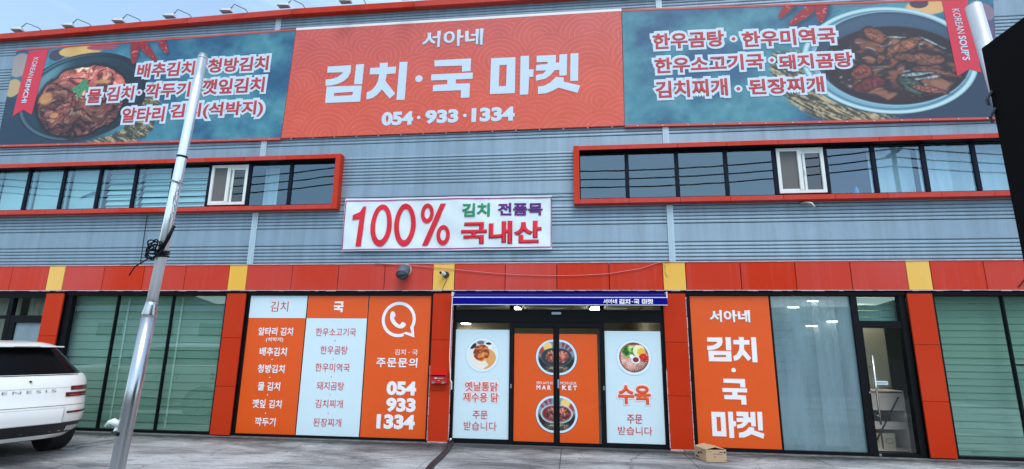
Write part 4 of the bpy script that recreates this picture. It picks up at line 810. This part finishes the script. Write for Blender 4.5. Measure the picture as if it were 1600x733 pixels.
# ---- films on the sliding doors, picture halves either side of the meeting stiles
def film(x0, x1, label, side):
    t = thing('door_film', ((x0+x1)/2, .055, .07), label, 'door film', 'orange films on the sliding doors'); B('vinyl_sheet', (x0, x1, .066, .074, .070, 1.858), STO, t)
    for cz, soup in ((1.462, False), (.520, True)):
        cx = x1 if side < 0 else x0; R_ = .262; R2 = .300; a0, a1 = (90, 270) if side < 0 else (-90, 90)
        curve_fill([arc(cx, cz, R2, a0, a1, 30)], 'picture_mount', .063, STW, t); curve_fill([arc(cx, cz, R2+.008, a0, a1, 30)+arc(cx, cz, R2, a1, a0, 30)], 'picture_ring', .0635, mat('ring grey', alb(110, 70, 70), .5), t)
        P, I = discgrid(cx, cz, R_, 64, cut=(cx-1, cx) if side < 0 else (cx, cx+1)); sheet('printed_dish', P, I, pic_bowl(P[:, 0], P[:, 1], cx, cz, R_, soup), .0595, t)
    return t
fl = film(-1.014, -.333, 'orange film with half bowl pictures and letters MAR, on the left door leaf', -1)
fr = film(-.226, .426, 'orange film with half bowl pictures and letters KET, on the right door leaf', 1)
ltext([("SEO AH'S KI", -.624, -.345, 1.004, 1.051)], .062, LTW, fl, .012); ltext([('MCHI-GUK', -.215, .064, 1.006, 1.053)], .062, LTW, fr, .012)
ltext([('M A R', -.624, -.372, .911, .988)], .062, LTW, fl, .045); ltext([('K E T', -.185, .072, .914, .990)], .062, LTW, fr, .045)

# ================================================================ AWNING
aw = thing('awning', (-.25, 0, 2.33), 'retracted royal blue awning with white stripes over the entrance', 'awning')
BLU = mat('royal blue canvas', alb(2, 5, 138), .8, spec=.12, var=.12, vscale=5); AWW = mat('awning white', alb(205, 215, 240), .6); CASE = mat('awning case', (.02,.02,.03), .5)
b = MB(); pr_ = [(-.17, 2.345), (-.205, 2.345), (-.205, 2.466), (-.17, 2.466)]
B('valance', (-2.085, 1.60, -.206, -.198, 2.350, 2.463), BLU, aw); B('valance_hem', (-2.085, 1.60, -.208, -.196, 2.340, 2.350), AWW, aw)
m = MB(); m.v = [(-2.085,-.206,2.482),(1.585,-.206,2.482),(1.585,-.02,2.575),(-2.085,-.02,2.575),(-2.085,-.19,2.47),(1.585,-.19,2.47),(1.585,-.02,2.56),(-2.085,-.02,2.56)]
m.f = [(0,1,2,3),(5,4,7,6),(0,4,5,1),(1,5,6,2),(3,7,4,0)]; m.build('canvas_top', BLU, aw)
B('front_bar', (-2.09, 1.605, -.212, -.185, 2.465, 2.478), AWW, aw); MB().tube([(-2.07,-.10,2.50),(1.58,-.10,2.50)], .035, 12).build('roller_tube', CASE, aw)
for x in (-2.10, 1.598): B('end_cap', (x-.01, x+.008, -.20, -.0, 2.44, 2.57), AWW, aw, bevel=.004)
for ch, x0, x1 in (('김', .775, .845), ('치', .848, .918), ('국', .955, 1.03), ('마', 1.09, 1.165), ('켓', 1.17, 1.245)): pass
ltext([('서아네', .531, .765, 2.362, 2.444)], -.2095, LTW, aw, .04)
k = (1.365-.80)/5.9
for i, ch in enumerate(('김', '치', None, '국', None, '마', '켓')):
    x = .80+[0, 1, 2.0, 2.55, 0, 3.95, 4.92][i]*k
    if ch: glyph(ch, x, x+k*.93, 2.362, 2.444, -.2095, LTW, aw)
dot(.80+2.28*k, 2.40, .009, -.2095, LTW, aw, 8)
cr_ = thing('awning_crank_rod', (-2.09, -.15, 1.0), 'thin white awning crank rod hanging down the pillar left of the entrance', 'crank rod')
MB().tube([(-2.092,-.21,2.52),(-2.10,-.20,2.3),(-2.125,-.12,1.45),(-2.10,-.10,1.05)], .009, 8).build('rod', WHITEP, cr_); MB().tube([(-2.092,-.21,2.50),(-2.085,-.22,2.54)], .024, 10).build('gear_eye', WHITEP, cr_); MB().tube([(-2.10,-.10,1.05),(-2.07,-.13,1.02),(-2.07,-.13,.90)], .009, 8).build('crank_handle', WHITEP, cr_)
# ================================================================ THINGS ON THE FACADE
PIPE = mat('grey pvc pipe', alb(84, 98, 118), .55, var=.2, vscale=12)
t = thing('vent_pipe', (-3.06, -.03, 2.92), 'grey downturned exhaust vent pipe sticking out of the red fascia', 'vent pipe')
b = MB(); b.tube([(-3.03,-.03,2.99),(-3.03,-.10,2.985),(-3.025,-.17,2.95),(-3.02,-.26,2.86)], [.095,.10,.10,.105], 24, False); b.tube([(-3.02,-.258,2.861),(-3.025,-.17,2.95)], [.092,.088], 24, True); b.build('pipe_elbow', PIPE, t, smooth=True)
MB().tube([(-3.03,-.03,2.99),(-3.03,-.045,2.99)], .118, 24).build('wall_collar', mat('collar pale', alb(170, 165, 180), .5), t)
MB().tube([(-3.0225,-.24,2.878),(-3.0228,-.241,2.879)], [.090,.090], 24).build('pipe_void', BACK, t)
t = thing('security_camera', (-2.29, -.03, 2.89), 'small white security camera on a dark round base on the yellow panel', 'camera')
MB().tube([(-2.265,-.03,2.895),(-2.265,-.075,2.895)], [.062,.055], 20).build('camera_base', mat('camera base', (.02,.024,.032), .4), t)
b = MB(); b.tube([(-2.285,-.08,2.90),(-2.33,-.17,2.915)], [.034,.034], 16); b.build('camera_body', WHITEP, t, smooth=False); MB().tube([(-2.328,-.166,2.9143),(-2.336,-.182,2.917)], .024, 14).build('lens', BLACK, t)
MB().tube([(-2.255,-.08,2.84),(-2.25,-.05,2.78),(-2.30,-.04,2.70),(-2.32,-.04,2.63)], .004, 5).build('camera_cable', BLACK, t)
t = thing('mailbox', (-2.305, -.12, .97), 'small red wall mailbox with POST lettering on the pillar left of the entrance', 'mailbox')
MR = mat('mailbox red', alb(176, 18, 12), .4); B('mailbox_body', (-2.45, -2.16, -.12, -.034, .995, 1.165), MR, t, bevel=.008)
b = MB(); b.v = [(-2.455,-.16,1.16),(-2.155,-.16,1.16),(-2.155,-.034,1.20),(-2.455,-.034,1.20),(-2.455,-.16,1.14),(-2.155,-.16,1.14),(-2.155,-.034,1.18),(-2.455,-.034,1.18)]; b.f = [(0,1,2,3),(5,4,7,6),(4,5,1,0),(5,6,2,1),(7,4,0,3),(6,7,3,2)]; b.build('mailbox_lid', MR, t)
B('mail_slot', (-2.43, -2.19, -.1215, -.12, 1.118, 1.136), BLACK, t); B('slot_plate', (-2.42, -2.20, -.124, -.1215, 1.138, 1.153), METAL, t)
text('♥POST', (-2.385, -2.215, 1.072, 1.094), -.123, LTW, t, .03); dot(-2.30, 1.045, .007, -.123, LTW, t, 8)
for x in (-2.41, -2.235): MB().prism([(x-.02,.995),(x+.03,.995),(x+.055,1.02),(x-.0,1.03)], -.124, -.12).build('latch', METAL, t)
t = MB(); P_ = [(-3.62,3.11),(-3.0,3.075),(-2.35,3.015),(-1.405,2.918),(-.9,2.885),(-.372,2.868),(.15,2.874),(.636,2.899),(1.189,2.986),(1.50,3.09),(1.7,3.11)]
tag(t.tube([(x, -.055, z) for x, z in P_], .006, 6).build('hanging_cable', mat('pale cable', alb(190, 120, 130), .6)), 'thin pale cable sagging across the red fascia above the awning', 'cable')
tag(MB().tube([(-8.42,-.02,4.12),(-8.41,-.03,4.06),(-8.40,-.035,3.68),(-8.39,-.03,3.14),(-8.5,-.05,3.13),(-8.8,-.05,3.125)], .007, 6).build('dangling_wire', BLACK), 'thin black wire hanging down the ribbed wall below the left window band', 'wire')
tag(MB().tube([(3.97,-.02,4.12),(4.03,-.10,4.12),(4.10,-.14,4.09),(4.13,-.16,4.02)], .016, 10).build('drain_spout', mat('drain white', alb(190, 195, 200), .5), smooth=True), 'small bent white drain spout under the right window band', 'drain pipe')
tag(MB().tube([(1.61,-.05,3.06),(1.63,-.05,3.04),(1.63,-.05,2.90),(1.65,-.045,2.86)], .009, 6).build('sealant_strip', mat('old sealant', alb(222, 190, 110), .7)), 'pale strip of old cable cover on the yellow panel right of the entrance', 'strip')
tag(MB().tube([(7.13,-.05,2.66),(7.25,-.06,2.80),(7.4,-.06,2.92)], .008, 6).build('stub_wire', BLACK), 'short dark wire end on the fascia at the right edge', 'wire')
# ---- floodlights over the eaves
HW = mat('lamp shell', alb(196, 204, 214), .4, .2)
for i, (x, z) in enumerate(((-11.635,8.382),(-10.4,8.401),(-9.22,8.44),(-8.042,8.477),(-6.762,8.514),(-5.493,8.55),(-4.164,8.56),(-2.889,8.56))):
    n_ = ['first', 'second', 'third', 'fourth', 'fifth', 'sixth', 'seventh', 'eighth'][i]
    t = thing('sign_floodlight', (x, 0, z), 'small floodlight on a bent arm over the eaves, %s from the left' % n_, 'floodlight', 'floodlights over the eaves')
    MB().tube([(x,-.10,z-.02),(x-.03,-.16,z+.04),(x-.18,-.24,z+.09),(x-.20,-.30,z+.08),(x-.21,-.34,z-.02)], .009, 6).build('arm', mat('lamp arm', (.12,.13,.15), .5), t)
    b = MB(); hx, hy, hz = x-.32, -.40, z-.10
    b.v = [(hx-.15,hy,hz-.005),(hx+.12,hy,hz-.03),(hx+.12,hy+.12,hz-.03),(hx-.15,hy+.12,hz-.005),(hx-.07,hy+.02,hz+.045),(hx+.10,hy+.02,hz+.04),(hx+.10,hy+.10,hz+.04),(hx-.07,hy+.10,hz+.045)]
    b.f = [(3,2,1,0),(4,5,6,7),(0,1,5,4),(1,2,6,5),(2,3,7,6),(3,0,4,7)]; b.build('lamp_head', HW, t, bevel=.012)
    B('lamp_glass', (hx-.11, hx+.09, hy+.02, hy+.10, hz-.035, hz-.028), mat('lamp glass', (.25,.27,.30), .2), t)
    MB().tube([(hx+.08,hy+.06,hz+.05),(x-.21,-.34,z-.01)], .010, 6).build('yoke', mat('lamp arm', (.12,.13,.15), .5), t)

# ================================================================ FORECOURT
# cardboard box
t = thing('cardboard_box', (2.05, -.62, 0), 'closed brown cardboard box on the ground below the orange shop name sticker', 'box')
CBX = mat('corrugated cardboard', alb(176, 156, 134), .85, var=.12, vscale=6, bump=.15, bscale=25); INK = mat('box ink', (.02,.02,.025), .8)
import mathutils
A_ = Vector((1.935,-.80,0)); Bx = Vector((2.235,-.765,0)); D_ = Vector((1.845,-.47,0)); H_ = .175
Cx = Bx+(D_-A_)
def bq(p, z): return (p.x, p.y, z)
b = MB(); q = [A_, Bx, Cx, D_]; b.v = [bq(p, .004) for p in q]+[bq(p, H_) for p in q]
b.f = [(3,2,1,0),(0,1,5,4),(1,2,6,5),(2,3,7,6),(3,0,4,7)]; b.build('box_body', CBX, t)
inn_ = MB(); ins = [A_*.97+Cx*.03, Bx*.97+D_*.03, Cx*.97+A_*.03, D_*.97+Bx*.03]; inn_.v = [bq(p, H_-.03) for p in ins]; inn_.f = [(0,1,2,3)]; inn_.build('box_inside', mat('box inside', (.05,.04,.03), .9), t)
def flap(p0, p1, q0, q1, lift, name='flap'):
    b = MB(); th = Vector((0,0,.004)); P = [Vector(bq(p0, H_)), Vector(bq(p1, H_)), Vector(bq(q1, H_+lift)), Vector(bq(q0, H_+lift))]
    b.v = [tuple(p) for p in P]+[tuple(p+th) for p in P]; b.f = [(3,2,1,0),(4,5,6,7),(0,1,5,4),(1,2,6,5),(2,3,7,6),(3,0,4,7)]; b.build(name, CBX, t)
mL0 = A_.lerp(Bx, .49); mL1 = D_.lerp(Cx, .49); mR0 = A_.lerp(Bx, .51); mR1 = D_.lerp(Cx, .51)
flap(D_, A_, mL1, mL0, .035); flap(Bx, Cx, mR0, mR1, .03)
def onface(p0, p1, u0, u1, z0, z1, name='printed_mark'):
    d = (p1-p0); nrm = Vector((d.y, -d.x, 0)).normalized()*.0012; a = p0+d*u0+nrm; c = p0+d*u1+nrm
    b = MB(); b.v = [bq(a, z0), bq(c, z0), bq(c, z1), bq(a, z1)]; b.f = [(0,1,2,3)]; b.build(name, INK, t)
for u0, u1, z0, z1 in ((.03,.30,.150,.153),(.66,.84,.135,.145),(.88,.97,.125,.150),(.36,.50,.075,.079),(.42,.45,.062,.076),(.02,.05,.02,.032),(.92,.97,.02,.03),(.34,.40,.11,.118),(.42,.46,.108,.118),(.48,.50,.11,.119),(.52,.60,.112,.117),(.62,.64,.10,.13),(.66,.72,.112,.118),(.74,.76,.095,.13)): onface(A_, Bx, u0, u1, z0, z1)
for u0, u1, z0, z1 in ((.05,.40,.150,.156),(.3,.5,.10,.125),(.55,.72,.08,.11),(.0,.06,.12,.15),(.62,.9,.03,.05)): onface(D_, A_, 1-u1, 1-u0, z0, z1)
# dark hose lying on the slab
t = thing('floor_hose', (-2.03, -.6, 0), 'dark flat hose lying on the concrete from the pillar towards the viewer', 'hose')
hp = [(-2.075,-.075,.06),(-2.06,-.12,.035),(-2.035,-.35,.022),(-2.0,-.6,.02),(-1.965,-1.1,.02),(-1.95,-1.7,.02),(-1.90,-2.2,.02),(-1.82,-3.0,.02)]
b = MB()
for off in (-.032, 0.0, .034): b.tube([(x+off+.004*math.sin(y*9+off*60), y, z) for x, y, z in hp], .017, 8)
b.build('hose_body', mat('dark maroon rubber', (.022,.012,.020), .5, var=.5, vscale=10), t, smooth=True)
MB().tube([(-2.085,-.07,.055),(-2.055,-.11,.10)], .016, 10).build('hose_end', WHITEP, t)
tag(MB().tube([(6.55,-.55,.008),(6.62,-.56,.014),(6.70,-.57,.006)], [.03,.022,.02], 7).build('leaf_litter', mat('dead leaf', (.05,.04,.03), .9)), 'small dark scrap lying on the concrete at the far right', 'litter')

# flagpoles
def pole_pt(z, z0=.812, x0=-2.922, s=(-2.756+2.922)/(3.755-.812)): return x0+(z-z0)*s
fp = thing('flagpole', (pole_pt(0), -6.0, 0), 'tall shiny telescopic steel flagpole with black cable coiled halfway up', 'flagpole')
b = MB(); b.tube([(pole_pt(z), -6.0, z) for z in (0, .6, 1.2, 1.78)], [.044]*4, 32); b.build('lower_tube', METAL, fp, smooth=True)
b = MB(); b.tube([(pole_pt(z), -6.0, z) for z in (1.78, 1.80, 1.86, 1.885)], [.044, .045, .036, .0355], 32); b.build('reducing_collar', METAL, fp, smooth=True)
b = MB(); b.tube([(pole_pt(z), -6.0, z) for z in (1.88, 2.5, 3.2, 3.735)], [.0335, .033, .0325, .032], 32); b.build('upper_tube', mat('bright satin steel', (.86,.87,.88), .3, .85), fp, smooth=True)
b = MB(); b.tube([(pole_pt(3.72), -6.0, 3.72), (pole_pt(3.755), -6.0, 3.757)], [.0325, .026], 24); b.build('pole_cap', mat('zinc cap', (.35,.35,.36), .5, .7), fp, smooth=True)
b = MB(); b.tube([(pole_pt(2.925), -6.0, 2.925), (pole_pt(2.94), -6.0, 2.94)], .0355, 24); b.build('black_band', BLACK, fp)
b = MB()
random.seed(3)
for k in range(7):
    cz = 2.235+random.uniform(-.03, .04); ph = random.uniform(0, 6.3); rx = random.uniform(.03, .062); rz = random.uniform(.028, .058); tl = random.uniform(-.5, .5); cx = pole_pt(cz)-.02+random.uniform(-.03, .015)
    b.tube([(cx+rx*math.cos(a+ph)*math.cos(tl)-rz*math.sin(a+ph)*math.sin(tl), -6.045-.012*math.sin(2*a+k)-.004*k, cz+rx*math.cos(a+ph)*math.sin(tl)+rz*math.sin(a+ph)*math.cos(tl)) for a in [2*math.pi*i/22 for i in range(23)]], .0048, 6)
for z in (2.20, 2.215, 2.23): b.tube([(pole_pt(z)+.042*math.cos(a), -6.0+.042*math.sin(a), z+.006*math.sin(a)) for a in [2*math.pi*i/20 for i in range(21)]], .006, 6)
b.tube([(pole_pt(2.22)+.03,-6.05,2.22),(pole_pt(2.3)+.07,-6.05,2.33),(pole_pt(2.4)+.085,-6.04,2.41)], [.011,.013,.009], 8)
b.tube([(pole_pt(2.2)-.03,-6.05,2.19),(-2.99,-6.05,2.12),(-3.02,-6.05,2.06)], .0045, 6)
b.build('cable_coil', BLACK, fp, smooth=True)
b = MB()
for z in (2.735, 2.745): b.tube([(pole_pt(z)+.0365*math.cos(a), -6.0+.0365*math.sin(a), z-.01*math.cos(a)) for a in [2*math.pi*i/20 for i in range(21)]], .004, 5)
for i in range(11):
    z = 2.73-i*.027; x = pole_pt(z)+.045+.012*math.sin(i*1.1); b.tube([(x+.010*math.cos(a)*(i % 2), -6.03+.010*math.cos(a)*(1-i % 2), z+.017*math.sin(a)) for a in [2*math.pi*k/8 for k in range(9)]], .003, 5)
b.build('hook_chain', mat('zinc chain', (.45,.45,.45), .35, .9), fp)
# square stub post that clamps the pole, with its white cleat
b = MB(); b.tube([(pole_pt(0)-.075, -5.96, 0), (pole_pt(1.09)-.062, -5.96, 1.075)], .021, 20); b.build('stub_post', METAL, fp, smooth=True)
b = MB(); b.tube([(pole_pt(1.1)-.03,-6.02,1.085),(pole_pt(1.1)-.07,-6.03,1.105),(pole_pt(1.1)-.10,-6.03,1.10),(pole_pt(1.1)-.125,-6.03,1.075)], [.018,.022,.012,.006], 10); b.tube([(pole_pt(1.1)-.05,-6.0,1.09),(pole_pt(1.05)-.045,-6.03,1.045)], .011, 8); b.build('cleat', WHITEP, fp, smooth=True)
MB().tube([(pole_pt(1.03)-.085,-6.0,1.035),(pole_pt(1.03)+.0,-6.05,1.03)], .012, 8).build('clamp_bolt', BLACK, fp)
B('base_plate', (pole_pt(0)-.16, pole_pt(0)+.12, -6.12, -5.86, 0, .012), METAL, fp)
f2 = thing('flagpole', (2.45, -6, 0), 'second pale flagpole whose top shows beside the ribbon of the soup banner', 'flagpole')
x2 = lambda z: 2.605+(3.79-z)*.078
MB().tube([(x2(z), -6, z) for z in (0, 1.5, 3.0, 3.80)], .043, 28).build('pole_tube', mat('satin pole', (.78,.78,.78), .35, .5), f2, smooth=True)
MB().tube([(x2(3.8), -6, 3.80), (x2(3.81), -6, 3.812)], [.043, .036], 24).build('pole_cap', mat('zinc cap', (.35,.35,.36), .5, .7), f2)
# black cargo container at the right edge
ct_ = thing('cargo_box', (2.9, -8.7, .9), 'unlit black corner of a tall cargo box at the right edge of the picture', 'cargo box')
KB = mat('black cargo skin', (.0025,.0025,.003), .8, spec=.15)
B('cargo_body', (1.815, 4.1, -11.4, -7.0, .9, 2.925), KB, ct_, bevel=.006)
for y in (-7.6, -8.3, -9.0, -9.7): B('side_rib', (1.806, 1.815, y-.03, y+.03, 1.0, 2.85), KB, ct_)
for z in (2.68, 2.60): MB().tube([(1.812,-7.02,z+.03),(1.80,-7.0,z),(1.815,-6.985,z-.02)], .006, 6).build('hinge', mat('hinge grey', (.10,.11,.12), .5, .5), ct_)
for x in (2.1, 3.8):
    for y in (-7.6, -10.8): MB().tube([(x-.12,y,.45),(x+.12,y,.45)], .45, 24).build('wheel', mat('tyre rubber', (.012,.012,.012), .85), ct_)
B('chassis', (2.0, 3.9, -11.3, -7.1, .5, .9), KB, ct_)

# ================================================================ CAR
def super_ring(hw, yr, yf, z, n=48, e=4.5):
    cy = (yr+yf)/2; hl = (yf-yr)/2; out = []
    for i in range(n):
        a = 2*math.pi*i/n; c, s = math.cos(a), math.sin(a)
        out.append((hw*math.copysign(abs(c)**(2/e), c), cy+hl*math.copysign(abs(s)**(2/e), s), z))
    return out
# z, half width, rear y, front y
ST = [(.30,.80,.18,4.45),(.40,.90,.06,4.62),(.52,.945,.0,4.70),(.64,.955,-.02,4.72),(.76,.955,.0,4.70),(.80,.955,.015,4.68),(.88,.955,.03,4.6),(.98,.955,.045,4.45),(1.06,.945,.07,4.25),(1.12,.915,.10,3.9),(1.15,.88,.115,3.6),(1.170,.845,.125,3.35)]
GH = [(1.165,.845,.125,3.30),(1.20,.82,.15,3.2),(1.30,.73,.24,2.98),(1.40,.66,.33,2.76),(1.50,.56,.42,2.52),(1.545,.52,.46,2.44)]
RF = [(1.540,.50,.42,2.46),(1.556,.50,.41,2.42),(1.585,.46,.50,2.28),(1.61,.40,.70,2.10),(1.63,.26,.95,1.9)]
def lerpst(tab, z):
    for a, b_ in zip(tab[:-1], tab[1:]):
        if a[0] <= z <= b_[0]: t_ = (z-a[0])/(b_[0]-a[0]); return [a[i]+(b_[i]-a[i])*t_ for i in range(4)]
    return tab[-1]
def loft(tab, cap=True, n=64, e=4.5):
    b = MB()
    for z, hw, yr, yf in tab: b.v += super_ring(hw, yr, yf, z, n, e)
    for j in range(len(tab)-1):
        for i in range(n): a = j*n+i; c = j*n+(i+1) % n; b.f.append((a, c, c+n, a+n))
    if cap: b.f.append(tuple(range((len(tab)-1)*n, len(tab)*n))); b.f.append(tuple(range(n-1, -1, -1)))
    return b
def rear_y(x, z, tab=ST, e=4.5):
    z_, hw, yr, yf = lerpst(tab, z); t_ = min(1, abs(x)/hw); return (yr+yf)/2-(yf-yr)/2*(1-t_**e)**(1/e)
def patch(x0, x1, z0, z1, off, tab=ST, nx=16, nz=3, z0r=None, z1r=None):
    """strip lying on the rear of the body; z0r/z1r: heights at the x1 end"""
    b = MB(); z0r = z0 if z0r is None else z0r; z1r = z1 if z1r is None else z1r
    for j in range(nz+1):
        for i in range(nx+1):
            u = i/nx; x = x0+(x1-x0)*u; zl = z0+(z0r-z0)*u; zh = z1+(z1r-z1)*u; z = zl+(zh-zl)*j/nz; b.v.append((x, rear_y(x, z, tab)-off, z))
    for j in range(nz):
        for i in range(nx): a = j*(nx+1)+i; b.f.append((a, a+1, a+nx+2, a+nx+1))
    return b
CARW = mat('white car paint', alb(232, 238, 246), .25, spec=.5, coat=.6); CGL = mat('car privacy glass', (.002,.002,.0025), .25, spec=.12); CBK = mat('black car plastic', (.012,.012,.013), .5)
LR = mat('tail lamp red', (.10,.003,.006), .25, coat=.5); CHR = mat('car chrome', (.5,.5,.5), .25, 1)
def make_car(loc, rz, label):
    t = thing('parked_suv', loc, label, 'car', None, rz); K = dict(world=False)
    def add(b, name, m, smooth=True, par=t, bev=0):
        me = bpy.data.meshes.new(name); me.from_pydata(b.v, [], b.f); me.update(); fixn(me) if False else None
        o = link(name, me, m, par, smooth, bev, world=False)
        if smooth:
            try: me.set_sharp_from_angle(angle=math.radians(38))
            except Exception: pass
        return o
    bd = add(loft(ST), 'body', CARW); add(loft(GH, True, 64, 4.0), 'window_glass', CGL); rf = add(loft(RF), 'roof', CARW)
    pil = MB()
    for s in (-1, 1):
        for y0, y1, w_ in ((.20, .78, .10), (1.42, 1.42, .05), (2.35, 3.1, .06)):
            pil.tube([(s*.885, y1 if y0 != 1.42 else 1.45, 1.165), (s*.745, y0+.28 if y0 == .2 else (1.4 if y0 == 1.42 else 2.40), 1.53)], w_*.5, 6)
    # tailgate: shut lines, lamps, lettering, plate, bumper
    add(patch(-.95, .95, .36, .515, .006, nx=30), 'lower_bumper', CBK)
    add(patch(-.955, .955, .744, .750, .002, nx=40, nz=1), 'shut_line', CBK)
    add(patch(-.60, .60, 1.155, 1.165, .004, nx=20, nz=1), 'glass_base_seal', CBK)
    add(patch(-.60, .60, .985, .992, .003, nx=20, nz=1), 'tailgate_crease', mat('crease grey', alb(196,200,210), .4))
    for s in (-1, 1):
        f = (lambda a, b_: (a, b_)) if s > 0 else (lambda a, b_: (-a, -b_))
        for nm, za, zb, xa in (('upper_tail_lamp', .950, 1.000, .48), ('lower_tail_lamp', .862, .914, .42)):
            x0, x1 = f(xa, .954); lp = add(patch(x0, x1, za, zb, .006, nx=24, nz=3), nm, LR)
            for zz in (za-.004, zb): add(patch(x0, x1, zz, zz+.004, .008, nx=24, nz=1), 'lamp_trim', CBK, par=lp)
            add(patch(f(xa+.05, .90)[0], f(xa+.05, .90)[1], za+.015, za+.022, .0085, nx=20, nz=1), 'light_line', mat('lamp glow line', (.5,.06,.07), .3), par=lp)
        x0, x1 = f(.45, .95); add(patch(x0, x1, .635, .665, .005, nx=20), 'bumper_reflector', LR)
        x0, x1 = f(.50, .85); add(patch(x0, x1, .40, .46, .012, nx=10), 'exhaust_trim', CHR)
    me = textmesh('GENESIS', .0, 1.5); me.name = 'lettering'; n = len(me.vertices); a = np.empty(n*3, 'f'); me.vertices.foreach_get('co', a); a = a.reshape(-1, 3); lo = a.min(0); sp = a.max(0)-lo
    x = -.44+(a[:, 0]-lo[0])/sp[0]*.74; z = .93+(a[:, 1]-lo[1])/sp[1]*.036
    y = np.array([rear_y(xx, zz) for xx, zz in zip(x, z)])-.006; me.vertices.foreach_set('co', np.stack([x, y, z], 1).astype('f').ravel()); link('lettering', me, mat('badge grey', (.42,.44,.47), .4), t, world=False)
    p = add(patch(-.40, .40, .52, .71, .02, nx=10), 'number_plate', mat('plate white', alb(242, 246, 248), .5)); add(patch(-.42, .42, .51, .72, .010, nx=10), 'plate_recess', mat('recess grey', alb(190,196,206), .5))
    add(MB().tube([(.0,.085,1.085),(.0,.05,1.08)], .012, 8), 'rear_camera', CBK)
    add(MB().tube([(-.30,.16,1.19),(.0,.20,1.235),(.25,.17,1.20)], .008, 6), 'wiper', CBK)
    add(MB().box(-.44, .44, .35, .46, 1.538, 1.556), 'spoiler', CARW, False, bev=.008); add(MB().box(-.15, .15, .342, .352, 1.543, 1.550), 'brake_light', LR, False)
    for s in (-1, 1):
        for y in (1.08, 3.82):
            w_ = add(MB().tube([(s*.66, y, .37), (s*.68, y, .37), (s*.93, y, .37), (s*.955, y, .37)], [.34, .37, .37, .345], 36), 'wheel', mat('tyre rubber', (.012,.012,.012), .85))
            add(MB().tube([(s*.94, y, .37), (s*.962, y, .37)], [.25, .24], 30), 'rim', CHR, par=w_)
            for k in range(5):
                an = 2*math.pi*k/5; add(MB().tube([(s*.964, y+.05*math.cos(an), .37+.05*math.sin(an)), (s*.966, y+.23*math.cos(an), .37+.23*math.sin(an))], .02, 5), 'spoke', CBK, par=w_)
        add(MB().tube([(s*.90, 2.75, 1.12), (s*1.06, 2.75, 1.14)], [.05, .07], 10), 'wing_mirror', CARW)
    add(MB().box(-.70, .70, .7, 4.2, .22, .34), 'underbody', CBK, False)
    return t
# the rear faces (+.95, -.30): local -Y points there
make_car((-7.26, -2.72, 0), math.atan2(.94, .34), 'white luxury suv with slim red tail lamps parked at the left edge')
make_car((-11.0, -8.3, 0), math.radians(100), 'white suv seen only as a reflection in the green shop windows')

# ================================================================ ACROSS THE STREET (seen in the glass)
# wooded ridge, one terrain sheet
nx, ny = 130, 26; xs_ = np.linspace(-620, 620, nx+1); ys_ = np.linspace(-110, -620, ny+1); XX, YY = np.meshgrid(xs_, ys_)
dd = (-YY-110)/510; prof = ss(0, .5, dd)
hgt = prof*(19+14*fbm(XX/160+3, YY/300, 3, 5)+45*ss(-350, -520, XX)+45*ss(250, 420, XX))+fbm(XX/14, YY/14, 3, 6)*5*prof
v = np.stack([XX, YY, hgt-.2], 2).reshape(-1, 3); i = np.arange(nx*ny); r_ = i//nx; c_ = i % nx; a_ = r_*(nx+1)+c_
me = bpy.data.meshes.new('hills'); me.from_pydata(v.tolist(), [], np.stack([a_, a_+nx+1, a_+nx+2, a_+1], 1).tolist()); me.update()
hm = mat('wooded hillside', (.055,.085,.035), .95, var=.6, vscale=.09, bump=1.0, bscale=.25); struct(link('hills', me, hm, smooth=True))
wh = thing('warehouse', (-30, -58, 0), 'low pale warehouse across the street seen reflected in the shop windows', 'building')
wm = mat('warehouse wall', (.62,.64,.66), .7); B('wall', (-64, -16, -66, -52, 0, 5.6), wm, wh); B('roof', (-65, -15, -67, -51, 5.6, 6.3), mat('warehouse roof', (.7,.72,.75), .5), wh)
for x in range(-60, -18, 7): B('window', (x, x+3.4, -52, -51.9, 2.6, 4.2), mat('far window', (.05,.07,.09), .2), wh)
wh = thing('roadside_shed', (8, -46, 0), 'small pale shed across the street seen reflected in the glass', 'building')
B('wall', (2, 20, -50, -42, 0, 3.4), wm, wh); B('roof', (1.4, 20.6, -50.6, -41.4, 3.4, 3.8), mat('shed roof', (.16,.2,.26), .5), wh); B('door', (6, 9, -42, -41.9, 0, 2.6), mat('far door', (.1,.1,.12), .5), wh)
CONC = mat('concrete pole', (.35,.35,.34), .8)
px_ = (-46, -14, 20, 52)
for i, x in enumerate(px_):
    t = thing('utility_pole', (x, -24, 0), 'concrete utility pole across the street, %s along the road' % ('first', 'second', 'third', 'fourth')[i], 'utility pole', 'utility poles along the road')
    MB().tube([(x,-24,0),(x,-24,14.6)], [.18,.12], 12).build('pole_shaft', CONC, t); B('crossarm', (x-.08, x+.08, -24.8, -23.2, 13.7, 13.85), CONC, t)
for k, (y, z) in enumerate(((-23.5, 13.9), (-24, 13.5), (-24.5, 13.1))):
    b = MB()
    for a, c in zip(px_[:-1], px_[1:]): b.tube([(a+(c-a)*i/14, y, z-1.0*(1-(2*i/14-1)**2)) for i in range(15)], .045, 4, False)
    tag(b.build('power_line', BLACK), 'black power line strung between the utility poles, %s of three' % ('highest', 'middle', 'lowest')[k], 'power line', 'power lines across the street')
sl = thing('street_lamp', (-9.5, -16.0, 0), 'tall street lamp whose bent arm is mirrored in the green window', 'street lamp')
MB().tube([(-9.5,-16,0),(-9.5,-16,4.4),(-9.3,-16,4.9),(-8.8,-16,5.1),(-7.6,-16,5.15)], [.08,.06,.05,.045,.04], 10).build('lamp_post', mat('lamp post pale', (.7,.72,.72), .4), sl); B('lamp_head', (-7.7, -7.0, -16.1, -15.9, 5.08, 5.18), mat('lamp post pale', (.7,.72,.72), .4), sl)

for o in list(bpy.data.objects):
    if o.type == 'MESH': o.data.validate()
